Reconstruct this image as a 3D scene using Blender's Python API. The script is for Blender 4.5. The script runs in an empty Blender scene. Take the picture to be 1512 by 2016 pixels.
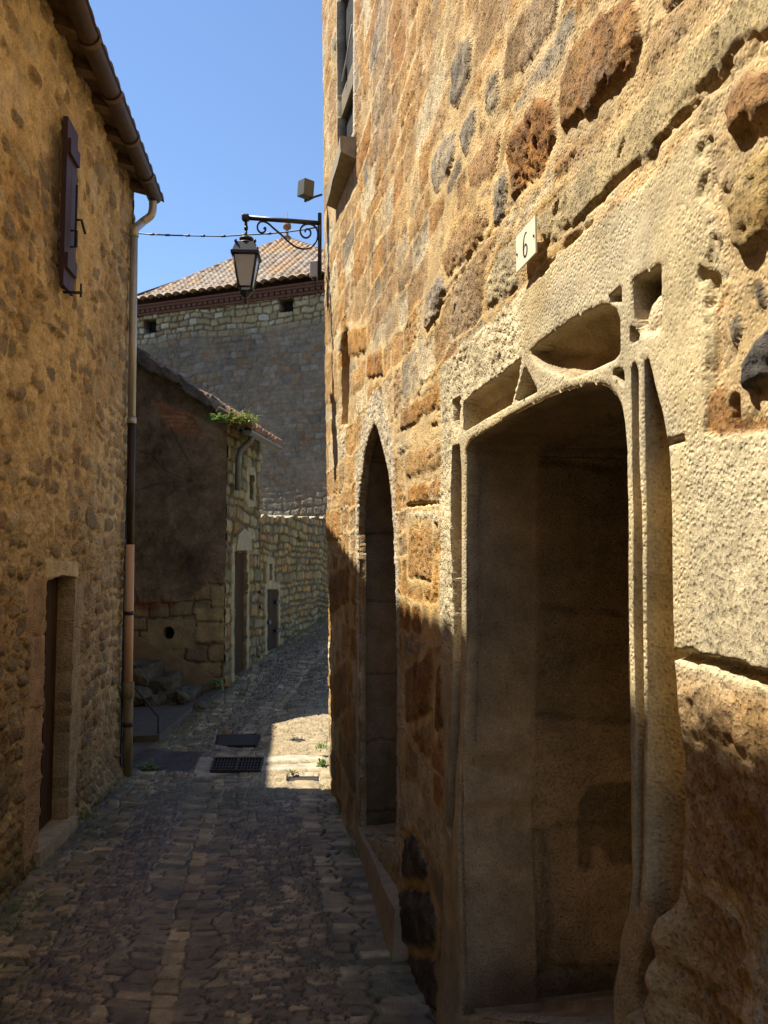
import bpy, bmesh, math, random
import numpy as np
from mathutils import Vector, Matrix

scene = bpy.context.scene
R_ = math.radians
random.seed(7)

# ------------------------------------------------------------------ camera
F, CX, CY, HZ, CAMH = 1631.0, 756.0, 1008.0, 1130.0, 1.8
PITCH = math.atan((HZ - CY) / F)
cam_d = bpy.data.cameras.new("camera")
cam_d.sensor_fit = 'VERTICAL'
cam_d.sensor_height = 24.0
cam_d.lens = 24.0 * F / 2016.0
cam_d.clip_start = 0.05
cam_d.clip_end = 2000.0
cam = bpy.data.objects.new("camera", cam_d)
cam.location = (0, 0, CAMH)
cam.rotation_euler = (math.pi / 2 + PITCH, 0, 0)
scene.collection.objects.link(cam)
scene.camera = cam

# ------------------------------------------------------------------ light
SUNDIR = Vector((1.0, -0.2, -1.98)).normalized()          # direction the light travels
to_sun = -SUNDIR
EL = math.asin(to_sun.z)
world = bpy.data.worlds.new("World")
scene.world = world
world.use_nodes = True
wt = world.node_tree
bg = wt.nodes["Background"]
sky = wt.nodes.new("ShaderNodeTexSky")
sky.sky_type = 'NISHITA'
sky.sun_disc = False
sky.sun_elevation = EL
sky.sun_rotation = math.atan2(to_sun.x, to_sun.y)
sky.altitude = 300
sky.air_density = 1.0
sky.dust_density = 0.0
sky.ozone_density = 4.0
wt.links.new(sky.outputs[0], bg.inputs[0])
bg.inputs[1].default_value = 0.095
sun_d = bpy.data.lights.new("sun", 'SUN')
sun_d.energy = 5.0
sun_d.angle = R_(0.5)
sun_d.color = (1.0, 0.92, 0.78)
sun = bpy.data.objects.new("sun", sun_d)
sun.rotation_euler = SUNDIR.to_track_quat('-Z', 'Y').to_euler()
sun.location = (-8, 2, 20)
scene.collection.objects.link(sun)
vs = scene.view_settings
vs.view_transform = 'Standard'
vs.look = 'None'
vs.exposure = 1.18
vs.gamma = 1.0
vs.use_curve_mapping = False
scene.cycles.max_bounces = 8
scene.cycles.diffuse_bounces = 6
scene.cycles.use_denoising = True
scene.cycles.use_adaptive_sampling = True
scene.cycles.adaptive_threshold = 0.01

# ------------------------------------------------------------------ measuring: photo pixel -> point of a plane
cP, sP = math.cos(PITCH), math.sin(PITCH)
CAM = np.array([0, 0, CAMH])
def ray(px, py):
    u = (px - CX) / F; v = -(py - CY) / F
    return np.array([u, cP - v * sP, sP + v * cP])
def at(px, py, Y):
    r = ray(px, py); return r * (Y / r[1]) + CAM
def onz(px, py, z=0.0):
    r = ray(px, py); return r * ((z - CAMH) / r[2]) + CAM
def onpl(px, py, O, n):
    r = ray(px, py); return r * (np.dot(np.array(O) - CAM, n) / np.dot(r, n)) + CAM
def lin(r, g, b):
    f = lambda c: (c / 255 / 12.92) if c <= 10 else ((c / 255 + .055) / 1.055) ** 2.4
    return np.array([f(r), f(g), f(b)])

# ------------------------------------------------------------------ noise
def h2(ix, iy, seed):
    x = (ix.astype(np.int64) * 374761393 + iy.astype(np.int64) * 668265263 + seed * 974634541) & 0xFFFFFFFF
    x = ((x ^ (x >> 13)) * 1274126177) & 0xFFFFFFFF
    x = x ^ (x >> 16)
    x = (x * 2246822519) & 0xFFFFFFFF
    return ((x ^ (x >> 15)) & 0xFFFFFF) / float(0x1000000)
def vn(x, y, seed=0):
    ix = np.floor(x); iy = np.floor(y)
    fx = x - ix; fy = y - iy
    fx = fx * fx * fx * (fx * (fx * 6 - 15) + 10); fy = fy * fy * fy * (fy * (fy * 6 - 15) + 10)
    a = h2(ix, iy, seed); b = h2(ix + 1, iy, seed); c = h2(ix, iy + 1, seed); d = h2(ix + 1, iy + 1, seed)
    return (a + (b - a) * fx) * (1 - fy) + (c + (d - c) * fx) * fy
def fbm(x, y, seed=0, octv=4, gain=.5):
    t = 0; a = 1; n = 0; c, s = .8, .6
    for i in range(octv):
        t = t + a * (vn(x, y, seed + i * 17) - .5); n += a; a *= gain
        x, y = (x * c - y * s) * 2.03 + 11.3, (x * s + y * c) * 2.03 - 7.7
    return 2 * t / n                                            # about -1..1
def voro(x, y, seed=0, jit=.9):
    ix = np.floor(x); iy = np.floor(y)
    f1 = np.full(x.shape, 9.); f2 = np.full(x.shape, 9.); idv = np.zeros(x.shape)
    for dx in (-1, 0, 1):
        for dy in (-1, 0, 1):
            cx = ix + dx; cy = iy + dy
            px = cx + .5 + jit * (h2(cx, cy, seed) - .5); py = cy + .5 + jit * (h2(cx, cy, seed + 5) - .5)
            dd = np.hypot(x - px, y - py); r = h2(cx, cy, seed + 9)
            m = dd < f1
            f2 = np.where(m, f1, np.minimum(f2, dd)); idv = np.where(m, r, idv); f1 = np.where(m, dd, f1)
    return f1, f2, idv
def sstep(a, b, x):
    t = np.clip((x - a) / (b - a), 0, 1); return t * t * (3 - 2 * t)
def mix(a, b, m):
    return a * (1 - m)[..., None] + b * m[..., None]
def sdf(X, Y, poly):
    """signed distance to polygon (negative inside) and nearest outline point"""
    poly = np.asarray(poly, float); n = len(poly)
    best = np.full(X.shape, 1e9); bx = np.zeros(X.shape); by = np.zeros(X.shape); ins = np.zeros(X.shape, bool)
    for i in range(n):
        ax, ay = poly[i]; cx, cy = poly[(i + 1) % n]
        ex, ey = cx - ax, cy - ay
        t = np.clip(((X - ax) * ex + (Y - ay) * ey) / (ex * ex + ey * ey + 1e-12), 0, 1)
        qx = ax + t * ex; qy = ay + t * ey; dd = np.hypot(X - qx, Y - qy)
        m = dd < best; best = np.where(m, dd, best); bx = np.where(m, qx, bx); by = np.where(m, qy, by)
        if ay != cy:
            cr = ((ay > Y) != (cy > Y)) & (X < ex * (Y - ay) / ey + ax)
            ins ^= cr
    return np.where(ins, -best, best), bx, by

def rubble(s, z, seed, rh=(.14, .24), cw=(.18, .5), mort=(.01, .04), warp=.03, rnd=.35):
    """irregular coursed stonework: signed distance to the stone, its id (3 random numbers), and its half size"""
    rs = np.random.RandomState(seed)
    sw = s + warp * fbm(s * 4, z * 4, seed + 1, 3)
    zw = z + warp * fbm(s * 4, z * 4, seed + 2, 3) + .09 * fbm(s * .7, z * .7, seed + 3, 2)
    zb = [z.min() - 1.]
    while zb[-1] < z.max() + 1: zb.append(zb[-1] + rs.uniform(*rh))
    zb = np.array(zb)
    r = np.clip(np.searchsorted(zb, zw) - 1, 0, len(zb) - 2)
    BIG = 1000.; allb = []
    s0, s1 = s.min() - 1, s.max() + 1
    for i in range(len(zb) - 1):
        x = s0 - rs.uniform(0, .5); row = [x]; k = (zb[i + 1] - zb[i]) / (sum(rh) / 2)
        while x < s1: x += rs.uniform(*cw) * (0.5 + .5 * k); row.append(x)
        allb += [i * BIG + v for v in row]
    allb = np.array(allb)
    ci = np.clip(np.searchsorted(allb, r * BIG + sw) - 1, 0, len(allb) - 2)
    a0 = allb[ci] - r * BIG; a1 = allb[ci + 1] - r * BIG
    cid = ci.astype(float); zz = np.zeros_like(cid)
    q1, q2, q3, q4 = h2(cid, zz, seed + 4), h2(cid, zz, seed + 6), h2(cid, zz, seed + 7), h2(cid, zz, seed + 8)
    g = mort[0] + (mort[1] - mort[0]) * q4
    hw = np.maximum((a1 - a0) / 2 - g / 2, .02); hh = np.maximum((zb[r + 1] - zb[r]) / 2 - g / 2, .02)
    dx = sw - (a0 + a1) / 2; dz = zw - (zb[r] + zb[r + 1]) / 2
    rr = np.minimum(hw, hh) * (rnd * (.5 + q3))
    qx = np.abs(dx) - hw + rr; qz = np.abs(dz) - hh + rr
    sd = np.hypot(np.maximum(qx, 0), np.maximum(qz, 0)) + np.minimum(np.maximum(qx, qz), 0) - rr
    sd = sd + .012 * fbm(s * 18, z * 18, seed + 12, 3)
    return sd, q1, q2, q3, cid
def palette(q, cols, w):
    cw = np.cumsum(np.array(w) / sum(w)); return np.array(cols)[np.clip(np.searchsorted(cw, q), 0, len(cols) - 1)]

# ------------------------------------------------------------------ materials
def new_mat(name):
    m = bpy.data.materials.new(name); m.use_nodes = True
    return m, m.node_tree, m.node_tree.nodes["Principled BSDF"]
def N(t, kind, **kw):
    n = t.nodes.new(kind)
    for k, v in kw.items():
        if k in n.inputs: n.inputs[k].default_value = v
        else: setattr(n, k, v)
    return n
def attr_stone(name, rough=.9, scale=90., bump=.006, pit=.006, pscale=55., var=.38, spec=.25, grime=.35):
    """stone whose colour comes from the layout of its stones; alpha says how coarse the grain is"""
    m, t, b = new_mat(name); L = t.links.new
    at_ = N(t, "ShaderNodeAttribute", attribute_name="Col")
    tc = N(t, "ShaderNodeTexCoord")
    n1 = N(t, "ShaderNodeTexNoise", Scale=scale, Detail=8., Roughness=.68); L(tc.outputs['Object'], n1.inputs['Vector'])
    n2 = N(t, "ShaderNodeTexNoise", Scale=7., Detail=6., Roughness=.65); L(tc.outputs['Object'], n2.inputs['Vector'])
    vo = N(t, "ShaderNodeTexVoronoi", Scale=pscale, Randomness=1.); 
    n3 = N(t, "ShaderNodeTexNoise", Scale=30., Detail=3.); L(tc.outputs['Object'], n3.inputs['Vector'])
    vm = N(t, "ShaderNodeVectorMath", operation='MULTIPLY_ADD'); vm.inputs[1].default_value = (.008, .008, .008)
    L(n3.outputs['Color'], vm.inputs[0]); L(tc.outputs['Object'], vm.inputs[2]); L(vm.outputs[0], vo.inputs['Vector'])
    mr = N(t, "ShaderNodeMapRange"); mr.inputs[1].default_value = .25; mr.inputs[2].default_value = .75
    mr.inputs[3].default_value = 1 - var; mr.inputs[4].default_value = 1 + var; L(n1.outputs['Fac'], mr.inputs[0])
    mr2 = N(t, "ShaderNodeMapRange"); mr2.inputs[1].default_value = .3; mr2.inputs[2].default_value = .7
    mr2.inputs[3].default_value = 1 - grime; mr2.inputs[4].default_value = 1 + grime * .6; L(n2.outputs['Fac'], mr2.inputs[0])
    mu = N(t, "ShaderNodeMath", operation='MULTIPLY'); L(mr.outputs[0], mu.inputs[0]); L(mr2.outputs[0], mu.inputs[1])
    mx = N(t, "ShaderNodeVectorMath", operation='SCALE'); L(at_.outputs['Color'], mx.inputs[0]); L(mu.outputs[0], mx.inputs['Scale'])
    L(mx.outputs[0], b.inputs['Base Color'])
    b.inputs['Roughness'].default_value = rough
    b.inputs['Specular IOR Level'].default_value = spec
    pr = N(t, "ShaderNodeMapRange"); pr.inputs[1].default_value = .08; pr.inputs[2].default_value = .5
    L(vo.outputs['Distance'], pr.inputs[0])
    pm = N(t, "ShaderNodeMath", operation='MULTIPLY'); L(pr.outputs[0], pm.inputs[0]); L(at_.outputs['Alpha'], pm.inputs[1])
    b1 = N(t, "ShaderNodeBump", Distance=pit, Strength=1.); L(pm.outputs[0], b1.inputs['Height'])
    b2 = N(t, "ShaderNodeBump", Distance=bump, Strength=.9); L(n1.outputs['Fac'], b2.inputs['Height'])
    sr = N(t, "ShaderNodeMapRange"); sr.inputs[3].default_value = .22; sr.inputs[4].default_value = 1.; L(at_.outputs['Alpha'], sr.inputs[0]); L(sr.outputs[0], b2.inputs['Strength'])
    L(b1.outputs[0], b2.inputs['Normal']); L(b2.outputs[0], b.inputs['Normal'])
    return m
def plain(name, col, rough=.6, metal=0., var=.2, scale=25., bump=.001, spec=.4, streak=1.):
    m, t, b = new_mat(name); L = t.links.new
    tc = N(t, "ShaderNodeTexCoord")
    mp = N(t, "ShaderNodeMapping"); mp.inputs['Scale'].default_value = (1, 1, streak); L(tc.outputs['Object'], mp.inputs[0])
    n1 = N(t, "ShaderNodeTexNoise", Scale=scale, Detail=7., Roughness=.65); L(mp.outputs[0], n1.inputs['Vector'])
    mr = N(t, "ShaderNodeMapRange"); mr.inputs[1].default_value = .28; mr.inputs[2].default_value = .72
    mr.inputs[3].default_value = 1 - var; mr.inputs[4].default_value = 1 + var; L(n1.outputs['Fac'], mr.inputs[0])
    rgb = N(t, "ShaderNodeRGB"); rgb.outputs[0].default_value = (*col, 1)
    mx = N(t, "ShaderNodeVectorMath", operation='SCALE'); L(rgb.outputs[0], mx.inputs[0]); L(mr.outputs[0], mx.inputs['Scale'])
    L(mx.outputs[0], b.inputs['Base Color'])
    b.inputs['Roughness'].default_value = rough; b.inputs['Metallic'].default_value = metal
    b.inputs['Specular IOR Level'].default_value = spec
    bp = N(t, "ShaderNodeBump", Distance=bump, Strength=.8); L(n1.outputs['Fac'], bp.inputs['Height']); L(bp.outputs[0], b.inputs['Normal'])
    return m

M = {}
M['wall_sun'] = attr_stone("old_sandstone", scale=150., bump=.0085, pit=.008, pscale=85., var=.42)
M['wall_left'] = attr_stone("rendered_rubble", scale=75., bump=.014, pit=.007, pscale=45., grime=.35, var=.42)
M['far_stone'] = attr_stone("distant_rubble", scale=30., bump=.02, pit=.01, pscale=16., grime=.3)
M['cobble'] = attr_stone("worn_cobbles", rough=.44, scale=110., bump=.005, pit=.003, pscale=60., spec=.5, grime=.45)
M['earth'] = plain("packed_earth", (.08, .07, .05), .95, bump=.02, scale=4., var=.4)
M['iron'] = plain("black_iron", (.012, .012, .014), .45, .0, bump=.0006, scale=60, spec=.5)
M['rust_iron'] = plain("dark_cast_iron", (.028, .022, .018), .6, .0, bump=.002, scale=40, var=.4)
M['zinc'] = plain("weathered_zinc", (.40, .385, .34), .42, .5, var=.2, scale=14, streak=.15)
M['brownpaint'] = plain("dark_brown_paint", (.032, .02, .014), .5, .2, var=.35, scale=14, streak=.12)
M['pinkpipe'] = plain("beige_pink_pipe", (.52, .33, .19), .55, 0, var=.12, scale=9, streak=.1)
M['mosspipe'] = plain("mossy_cast_iron", (.16, .13, .06), .8, 0, var=.6, scale=22, streak=.25, bump=.004)
M['darkzinc'] = plain("dull_dark_zinc", (.13, .135, .12), .5, .4, var=.25, scale=14)
M['gutter'] = plain("brown_copper_gutter", (.055, .033, .024), .55, .2, var=.3, scale=10)
M['wood'] = plain("old_dark_wood", (.055, .034, .018), .9, 0, spec=.1, var=.45, scale=18, streak=.08, bump=.004)
M['rafter'] = plain("weathered_rafter", (.12, .075, .04), .8, 0, var=.4, scale=16, bump=.004)
M['maroon'] = plain("maroon_painted_wood", (.045, .018, .015), .6, 0, var=.3, scale=16, streak=.1, bump=.002)
M['greydoor'] = plain("grey_brown_door", (.05, .034, .022), .9, 0, spec=.1, var=.35, scale=14, streak=.1, bump=.003)
M['tile'] = plain("old_clay_tile", (.20, .11, .07), .85, 0, var=.6, scale=12, bump=.006)
M['darktile'] = plain("lichen_clay_tile", (.11, .08, .06), .9, 0, var=.7, scale=10, bump=.01)
M['rooftile'] = attr_stone("pantiles", rough=.6, scale=26., bump=.010, pit=.0, var=.35, spec=.25, grime=.35)
M['plate'] = plain("cream_enamel", (.82, .76, .58), .35, 0, var=.05, scale=12, spec=.5)
M['greybox'] = plain("grey_lamp_housing", (.10, .11, .10), .5, 0, var=.12, scale=18)
M['whitebox'] = plain("grey_white_plastic", (.50, .48, .43), .5, 0, var=.1, scale=14)
M['asphalt'] = plain("dark_asphalt", (.05, .045, .038), .85, 0, var=.4, scale=70, bump=.006)
M['dark'] = plain("dark_interior", (.012, .010, .008), .9)
M['paleledge'] = plain("grey_sill_stone", (.30, .26, .18), .9, 0, var=.3, scale=14, bump=.008)
M['step'] = plain("worn_step_stone", (.32, .24, .14), .85, 0, var=.3, scale=12, bump=.006)
M['darkstep'] = plain("dark_mossy_steps", (.07, .06, .038), .9, 0, var=.6, scale=12, bump=.012)
M['render'] = plain("side_house_render", (.42, .33, .2), .9, 0, var=.2, scale=5, bump=.01)
M['brickband'] = plain("red_brick_cornice", (.11, .052, .038), .85, 0, var=.35, scale=16, bump=.006)
def leafmat(name, col, col2):
    m, t, b = new_mat(name); L = t.links.new
    gi = N(t, "ShaderNodeNewGeometry"); cr = N(t, "ShaderNodeValToRGB")
    cr.color_ramp.elements[0].color = (*col, 1); cr.color_ramp.elements[1].color = (*col2, 1)
    L(gi.outputs['Random Per Island'], cr.inputs[0]); L(cr.outputs[0], b.inputs['Base Color'])
    b.inputs['Roughness'].default_value = .55
    tr = N(t, "ShaderNodeBsdfTranslucent"); L(cr.outputs[0], tr.inputs[0])
    ms = N(t, "ShaderNodeMixShader"); ms.inputs[0].default_value = .3
    L(b.outputs[0], ms.inputs[1]); L(tr.outputs[0], ms.inputs[2]); L(ms.outputs[0], t.nodes["Material Output"].inputs[0])
    return m
M['leaf'] = leafmat("broad_leaf", (.07, .14, .03), (.20, .30, .08))
M['leaf2'] = leafmat("yellow_green_leaf", (.12, .16, .03), (.30, .30, .07))
def glassmat():
    m, t, b = new_mat("frosted_lamp_glass")
    b.inputs['Base Color'].default_value = (.75, .74, .68, 1); b.inputs['Roughness'].default_value = .25
    b.inputs['Transmission Weight'].default_value = .55
    return m
M['glass'] = glassmat()

# ------------------------------------------------------------------ objects
def link(o): scene.collection.objects.link(o); return o
def thing(name, label, cat, loc=(0, 0, 0), group=None, kind=None):
    o = bpy.data.objects.new(name, None); o.location = loc; o.empty_display_size = .2
    return tag(link(o), label, cat, group, kind)
def tag(o, label=None, cat=None, group=None, kind=None):
    if label: o['label'] = label
    if cat: o['category'] = cat
    if group: o['group'] = group
    if kind: o['kind'] = kind
    return o
def root_loc(p): return p.location.copy()                       # every parent stands unrotated in world space
def adopt(o, parent):
    if parent is not None:
        o.parent = parent; o.matrix_parent_inverse = Matrix.Translation(-root_loc(parent))
    return o
def grid_obj(name, V, faces, col, mat, parent=None, flat=None):
    me = bpy.data.meshes.new(name); used = np.unique(faces)
    if len(used) < len(V):
        re = np.full(len(V), -1, np.int64); re[used] = np.arange(len(used)); faces = re[faces]; V = V[used]; col = col[used]
    nf = len(faces)
    me.vertices.add(len(V)); me.vertices.foreach_set("co", np.ascontiguousarray(V, np.float32).ravel())
    me.loops.add(nf * 4); me.loops.foreach_set("vertex_index", np.ascontiguousarray(faces, np.int32).ravel())
    me.polygons.add(nf); me.polygons.foreach_set("loop_start", np.arange(0, nf * 4, 4, dtype=np.int32))
    me.polygons.foreach_set("loop_total", np.full(nf, 4, np.int32))
    sm = np.ones(nf, bool) if flat is None else ~flat
    me.update(calc_edges=True)
    me.polygons.foreach_set("use_smooth", sm)
    ca = me.color_attributes.new("Col", 'FLOAT_COLOR', 'POINT')
    ca.data.foreach_set("color", np.ascontiguousarray(np.clip(col, 0, 1), np.float32).ravel())
    me.materials.append(mat); me.validate()
    o = link(bpy.data.objects.new(name, me))
    return adopt(o, parent)
class MB:
    """collects simple shapes and links them as ONE mesh object"""
    def __init__(s): s.bm = bmesh.new()
    def box(s, c, size, rot=None, bev=0.):
        r = bmesh.ops.create_cube(s.bm, size=1.); vs_ = r['verts']
        bmesh.ops.scale(s.bm, vec=size, verts=vs_)
        if bev:
            es = list({e for v in vs_ for e in v.link_edges})
            vs_ = list({v for f in bmesh.ops.bevel(s.bm, geom=es, offset=bev, segments=2, affect='EDGES', profile=.5)['faces'] for v in f.verts} | {v for v in vs_ if v.is_valid})
        m = (rot.to_4x4() if rot is not None else Matrix())
        bmesh.ops.transform(s.bm, matrix=Matrix.Translation(Vector(c)) @ m, verts=vs_); return s
    def hexa(s, bot, top):
        vb = [s.bm.verts.new(Vector(p)) for p in bot]; vt = [s.bm.verts.new(Vector(p)) for p in top]; n = len(vb)
        for i in range(n): s.bm.faces.new((vb[i], vb[(i + 1) % n], vt[(i + 1) % n], vt[i]))
        s.bm.faces.new(list(reversed(vb))); s.bm.faces.new(vt); return s
    def tube(s, pts, rad, seg=8, cap=True, smooth=True):
        pts = [Vector(p) for p in pts]; rings = []; up = None
        for i, p in enumerate(pts):
            t = (pts[min(i + 1, len(pts) - 1)] - pts[max(i - 1, 0)]).normalized()
            if up is None: up = Vector((0, 0, 1)) if abs(t.z) < .9 else Vector((1, 0, 0))
            a = t.cross(up).normalized(); b = a.cross(t).normalized(); up = b
            r = rad[i] if hasattr(rad, '__len__') else rad
            rings.append([s.bm.verts.new(p + r * (math.cos(k * 2 * math.pi / seg) * a + math.sin(k * 2 * math.pi / seg) * b)) for k in range(seg)])
        for A, B in zip(rings, rings[1:]):
            for k in range(seg):
                f = s.bm.faces.new((A[k], A[(k + 1) % seg], B[(k + 1) % seg], B[k])); f.smooth = smooth
        if cap:
            s.bm.faces.new(list(reversed(rings[0]))); s.bm.faces.new(rings[-1])
        return s
    def lathe(s, c, prof, seg=16, smooth=True):
        return s.tube([Vector(c) + Vector((0, 0, z)) for z, r in prof], [max(r, 1e-4) for z, r in prof], seg, True, smooth)
    def quad(s, *p): s.bm.faces.new([s.bm.verts.new(Vector(q)) for q in p]); return s
    def jitter(s, amt, sc=8., seed=0):
        for v in s.bm.verts:
            x = np.array([v.co.x * sc + v.co.z * sc * .7]); y = np.array([v.co.y * sc - v.co.z * sc * .6])
            v.co += Vector((fbm(x, y, seed)[0], fbm(x, y, seed + 3)[0], fbm(x, y, seed + 6)[0])) * amt
        return s
    def sub(s, cuts=3):
        bmesh.ops.subdivide_edges(s.bm, edges=s.bm.edges[:], cuts=cuts, use_grid_fill=True); return s
    def build(s, name, mat, parent=None):
        bmesh.ops.recalc_face_normals(s.bm, faces=s.bm.faces[:])
        me = bpy.data.meshes.new(name); s.bm.to_mesh(me); s.bm.free(); me.materials.append(mat)
        return adopt(link(bpy.data.objects.new(name, me)), parent)

# ------------------------------------------------------------------ wall frames
class Frame:
    """a vertical wall plane: s runs along it, z up, offset outwards to the street"""
    def __init__(f, O, d, n, s_end=None, r=.06):
        f.O = np.array(O, float); f.d = np.array(d, float) / np.linalg.norm(d); f.n = np.array(n, float) / np.linalg.norm(n); f.se = s_end; f.r = r
    def sz(f, px, py, off=0.):
        P = onpl(px, py, f.O + f.n * off, f.n); return float(np.dot(P - f.O, f.d)), float(P[2])
    def P(f, s, z, off=0.):
        return Vector(f.O + f.d * s + f.n * off) + Vector((0, 0, z))
    def poly(f, pts, off=0.): return np.array([f.sz(x, y, off) for x, y in pts])
    def place(f, S, Z, Hh):
        """world points of a height field on this wall, bent round the far corner"""
        d3, n3 = f.d, f.n
        if f.se is None:
            base = f.O + S[..., None] * d3; nn = np.broadcast_to(n3, base.shape)
        else:
            a = np.clip((S - f.se) / f.r, 0, math.pi / 2); ex = np.maximum(S - f.se - f.r * math.pi / 2, 0)
            c0 = f.O + d3 * f.se - n3 * f.r
            ca, sa = np.cos(a)[..., None], np.sin(a)[..., None]
            nn = n3 * ca + d3 * sa
            base = np.where((S <= f.se)[..., None], f.O + S[..., None] * d3, c0 + f.r * nn - n3 * ex[..., None])
        P = base + nn * Hh[..., None]; P = P.copy(); P[..., 2] += Z
        return P
def quads(nz, ns):
    i = np.arange(nz - 1)[:, None] * ns + np.arange(ns - 1)[None, :]
    return np.stack([i, i + 1, i + ns + 1, i + ns], -1).reshape(-1, 4)
def snap(S, Z, poly, tol):
    """pull the grid points next to an outline onto it; returns the depth inside (0 outside)"""
    lo = poly.min(0) - .05; hi = poly.max(0) + .05
    m = (S > lo[0]) & (S < hi[0]) & (Z > lo[1]) & (Z < hi[1])
    D = np.zeros(S.shape)
    if not m.any(): return D
    dd, bx, by = sdf(S[m], Z[m], poly)
    s_, z_ = S[m], Z[m]; ad = np.abs(dd) + 1e-9
    t = .52 / .55 * tol[m] * (np.abs(bx - s_) + np.abs(by - z_)) / ad if not isinstance(tol, tuple) else .52 * (tol[0][m] * np.abs(bx - s_) + tol[1][m] * np.abs(by - z_)) / ad
    sn = np.abs(dd) < t; s_ = np.where(sn, bx, s_); z_ = np.where(sn, by, z_)
    S[m] = s_; Z[m] = z_
    D[m] = np.where((dd < 0) & ~sn, -dd, 0.)
    return D
def grades(*segs):
    """breakpoints with spacings: (start, end, step)..."""
    v = []
    for a, b, st in segs:
        k = max(1, int(round((b - a) / st))); v += list(np.linspace(a, b, k, endpoint=False))
    v.append(segs[-1][1]); return np.array(v)
def spacing(v): return np.gradient(v)
def tunnel(name, fr_, poly, depth, off0, mat, parent, colfn, nq=60, step=.012):
    """the deep reveal of an opening: its outline carried back into the wall, with its own stonework"""
    pts = []; P_ = np.asarray(poly); n_ = len(P_)
    for i in range(n_):
        A, B = P_[i], P_[(i + 1) % n_]; k = max(1, int(np.linalg.norm(B - A) / step)); pts += [A + (B - A) * j / k for j in range(k)]
    pts = np.array(pts); per = np.arange(len(pts)) * step
    nx = np.roll(pts, -1, 0) - np.roll(pts, 1, 0); nx = nx / (np.linalg.norm(nx, axis=1, keepdims=True) + 1e-9)
    area = .5 * np.sum(P_[:, 0] * np.roll(P_[:, 1], -1) - np.roll(P_[:, 0], -1) * P_[:, 1])
    inn = np.stack([-nx[:, 1], nx[:, 0]], 1) * (1 if area > 0 else -1)
    idx = np.r_[np.arange(len(pts)), 0]
    q = np.linspace(0, depth, nq); PP, QQ = np.meshgrid(np.arange(len(idx)), q)
    sz_ = pts[idx][PP]; nn = inn[idx][PP]
    h_, col = colfn(sz_[..., 0], sz_[..., 1], QQ, nn)
    sz_ = sz_ + nn * h_[..., None]
    W = fr_.O + sz_[..., 0][..., None] * fr_.d + (off0 - QQ)[..., None] * fr_.n; W = W.copy(); W[..., 2] += sz_[..., 1]
    f_ = quads(*PP.shape)
    return grid_obj(name, W.reshape(-1, 3), f_, col.reshape(-1, 4), mat, parent)
def wall_box(fr_, s0, s1, z0, z1, o0, o1):
    b = [fr_.P(s0, z0, o0), fr_.P(s1, z0, o0), fr_.P(s1, z0, o1), fr_.P(s0, z0, o1)]
    t = [fr_.P(s0, z1, o0), fr_.P(s1, z1, o0), fr_.P(s1, z1, o1), fr_.P(s0, z1, o1)]
    return b, t

# =================================================================== RIGHT: sunlit stone house with the carved doorway
RW = Frame((.87, 0, 0), (-.185, 1, 0), (-1, -.185, 0), s_end=7.29, r=.07)
C_ = lambda *a: np.array(a, float)
MORTAR = C_(.58, .415, .20)
OCHRE, BROWN, GREY, PALE, RUST = C_(.50, .265, .075), C_(.41, .245, .10), C_(.28, .235, .165), C_(.70, .575, .36), C_(.44, .20, .045)
DARK = C_(.10, .09, .08)
DRESSED = C_(.54, .435, .245)

house_r = thing("stone_house", "tall sunlit golden stone house with a carved square-headed doorway and a pointed doorway", "house", RW.P(3, 0))

v = [1.15]
while v[-1] < RW.se - .02: v.append(v[-1] * 1.0033)
sv = np.concatenate([grades((-5, 1.15, .12))[:-1], np.array(v), RW.se + np.linspace(0, .11, 9), RW.se + np.linspace(.2, 3., 16)])
zv = grades((-.35, 3.05, .0075), (3.05, 7.0, .0145), (7.0, 9.4, .12))
S, Z = np.meshgrid(sv, zv)
tol = tuple(np.meshgrid(spacing(sv), spacing(zv)))
S0, Z0 = S.copy(), Z.copy()
pp = RW.poly
# openings, traced from the carved front
door_o = [(919, 887), (925, 871), (935, 861), (975, 841), (1007, 819), (1038, 803), (1078, 783), (1118, 767), (1157, 760), (1185, 758), (1201, 763), (1217, 783),
          (1225, 799), (1231, 839), (1235, 886), (1237, 1000), (1238, 1200), (1240, 1400), (1242, 1560), (1242, 1666), (1244, 1726), (1235, 1795), (1220, 1847), (1218, 1890), (1207, 1946), (1205, 2030),
          (912, 2000), (911, 1900), (908, 1780), (906, 1700), (906, 1600), (908, 1536), (913, 1451), (918, 1282), (918, 1000)]
hollow_n = [(1247, 722), (1256, 712), (1262, 730), (1264, 900), (1268, 1000), (1271, 1200), (1272, 1450), (1270, 1700), (1262, 1790), (1252, 1810), (1254, 1700), (1255, 1450), (1252, 1200), (1251, 1000), (1249, 850)]
hollow_w = [(1270, 706), (1280, 710), (1292, 760), (1308, 819), (1318, 871), (1322, 926), (1324, 1000), (1326, 1150), (1329, 1300), (1333, 1344), (1338, 1433), (1341, 1560), (1340, 1700), (1339, 1778), (1332, 1800), (1306, 1822), (1302, 1842), (1318, 1868), (1332, 1882),
            (1304, 1900), (1297, 1914), (1316, 1936), (1320, 1946), (1290, 1966), (1284, 2040), (1248, 2040), (1255, 1960), (1260, 1900), (1272, 1850), (1276, 1780), (1276, 1500), (1275, 1200), (1274, 1000), (1272, 850)]
slot_l = [(893, 880), (908, 873), (911, 920), (911, 1000), (911, 1150), (909, 1290), (907, 1440), (900, 1530), (898, 1600), (890, 1650), (881, 1630), (885, 1560), (890, 1450), (893, 1300), (894, 1230), (890, 1100), (888, 1000), (890, 930)]
square = [(1247, 555), (1303, 521), (1305, 640), (1300, 652), (1270, 660), (1256, 650), (1250, 625)]
tri1 = [(1244, 636), (1269, 666), (1244, 681)]
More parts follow.
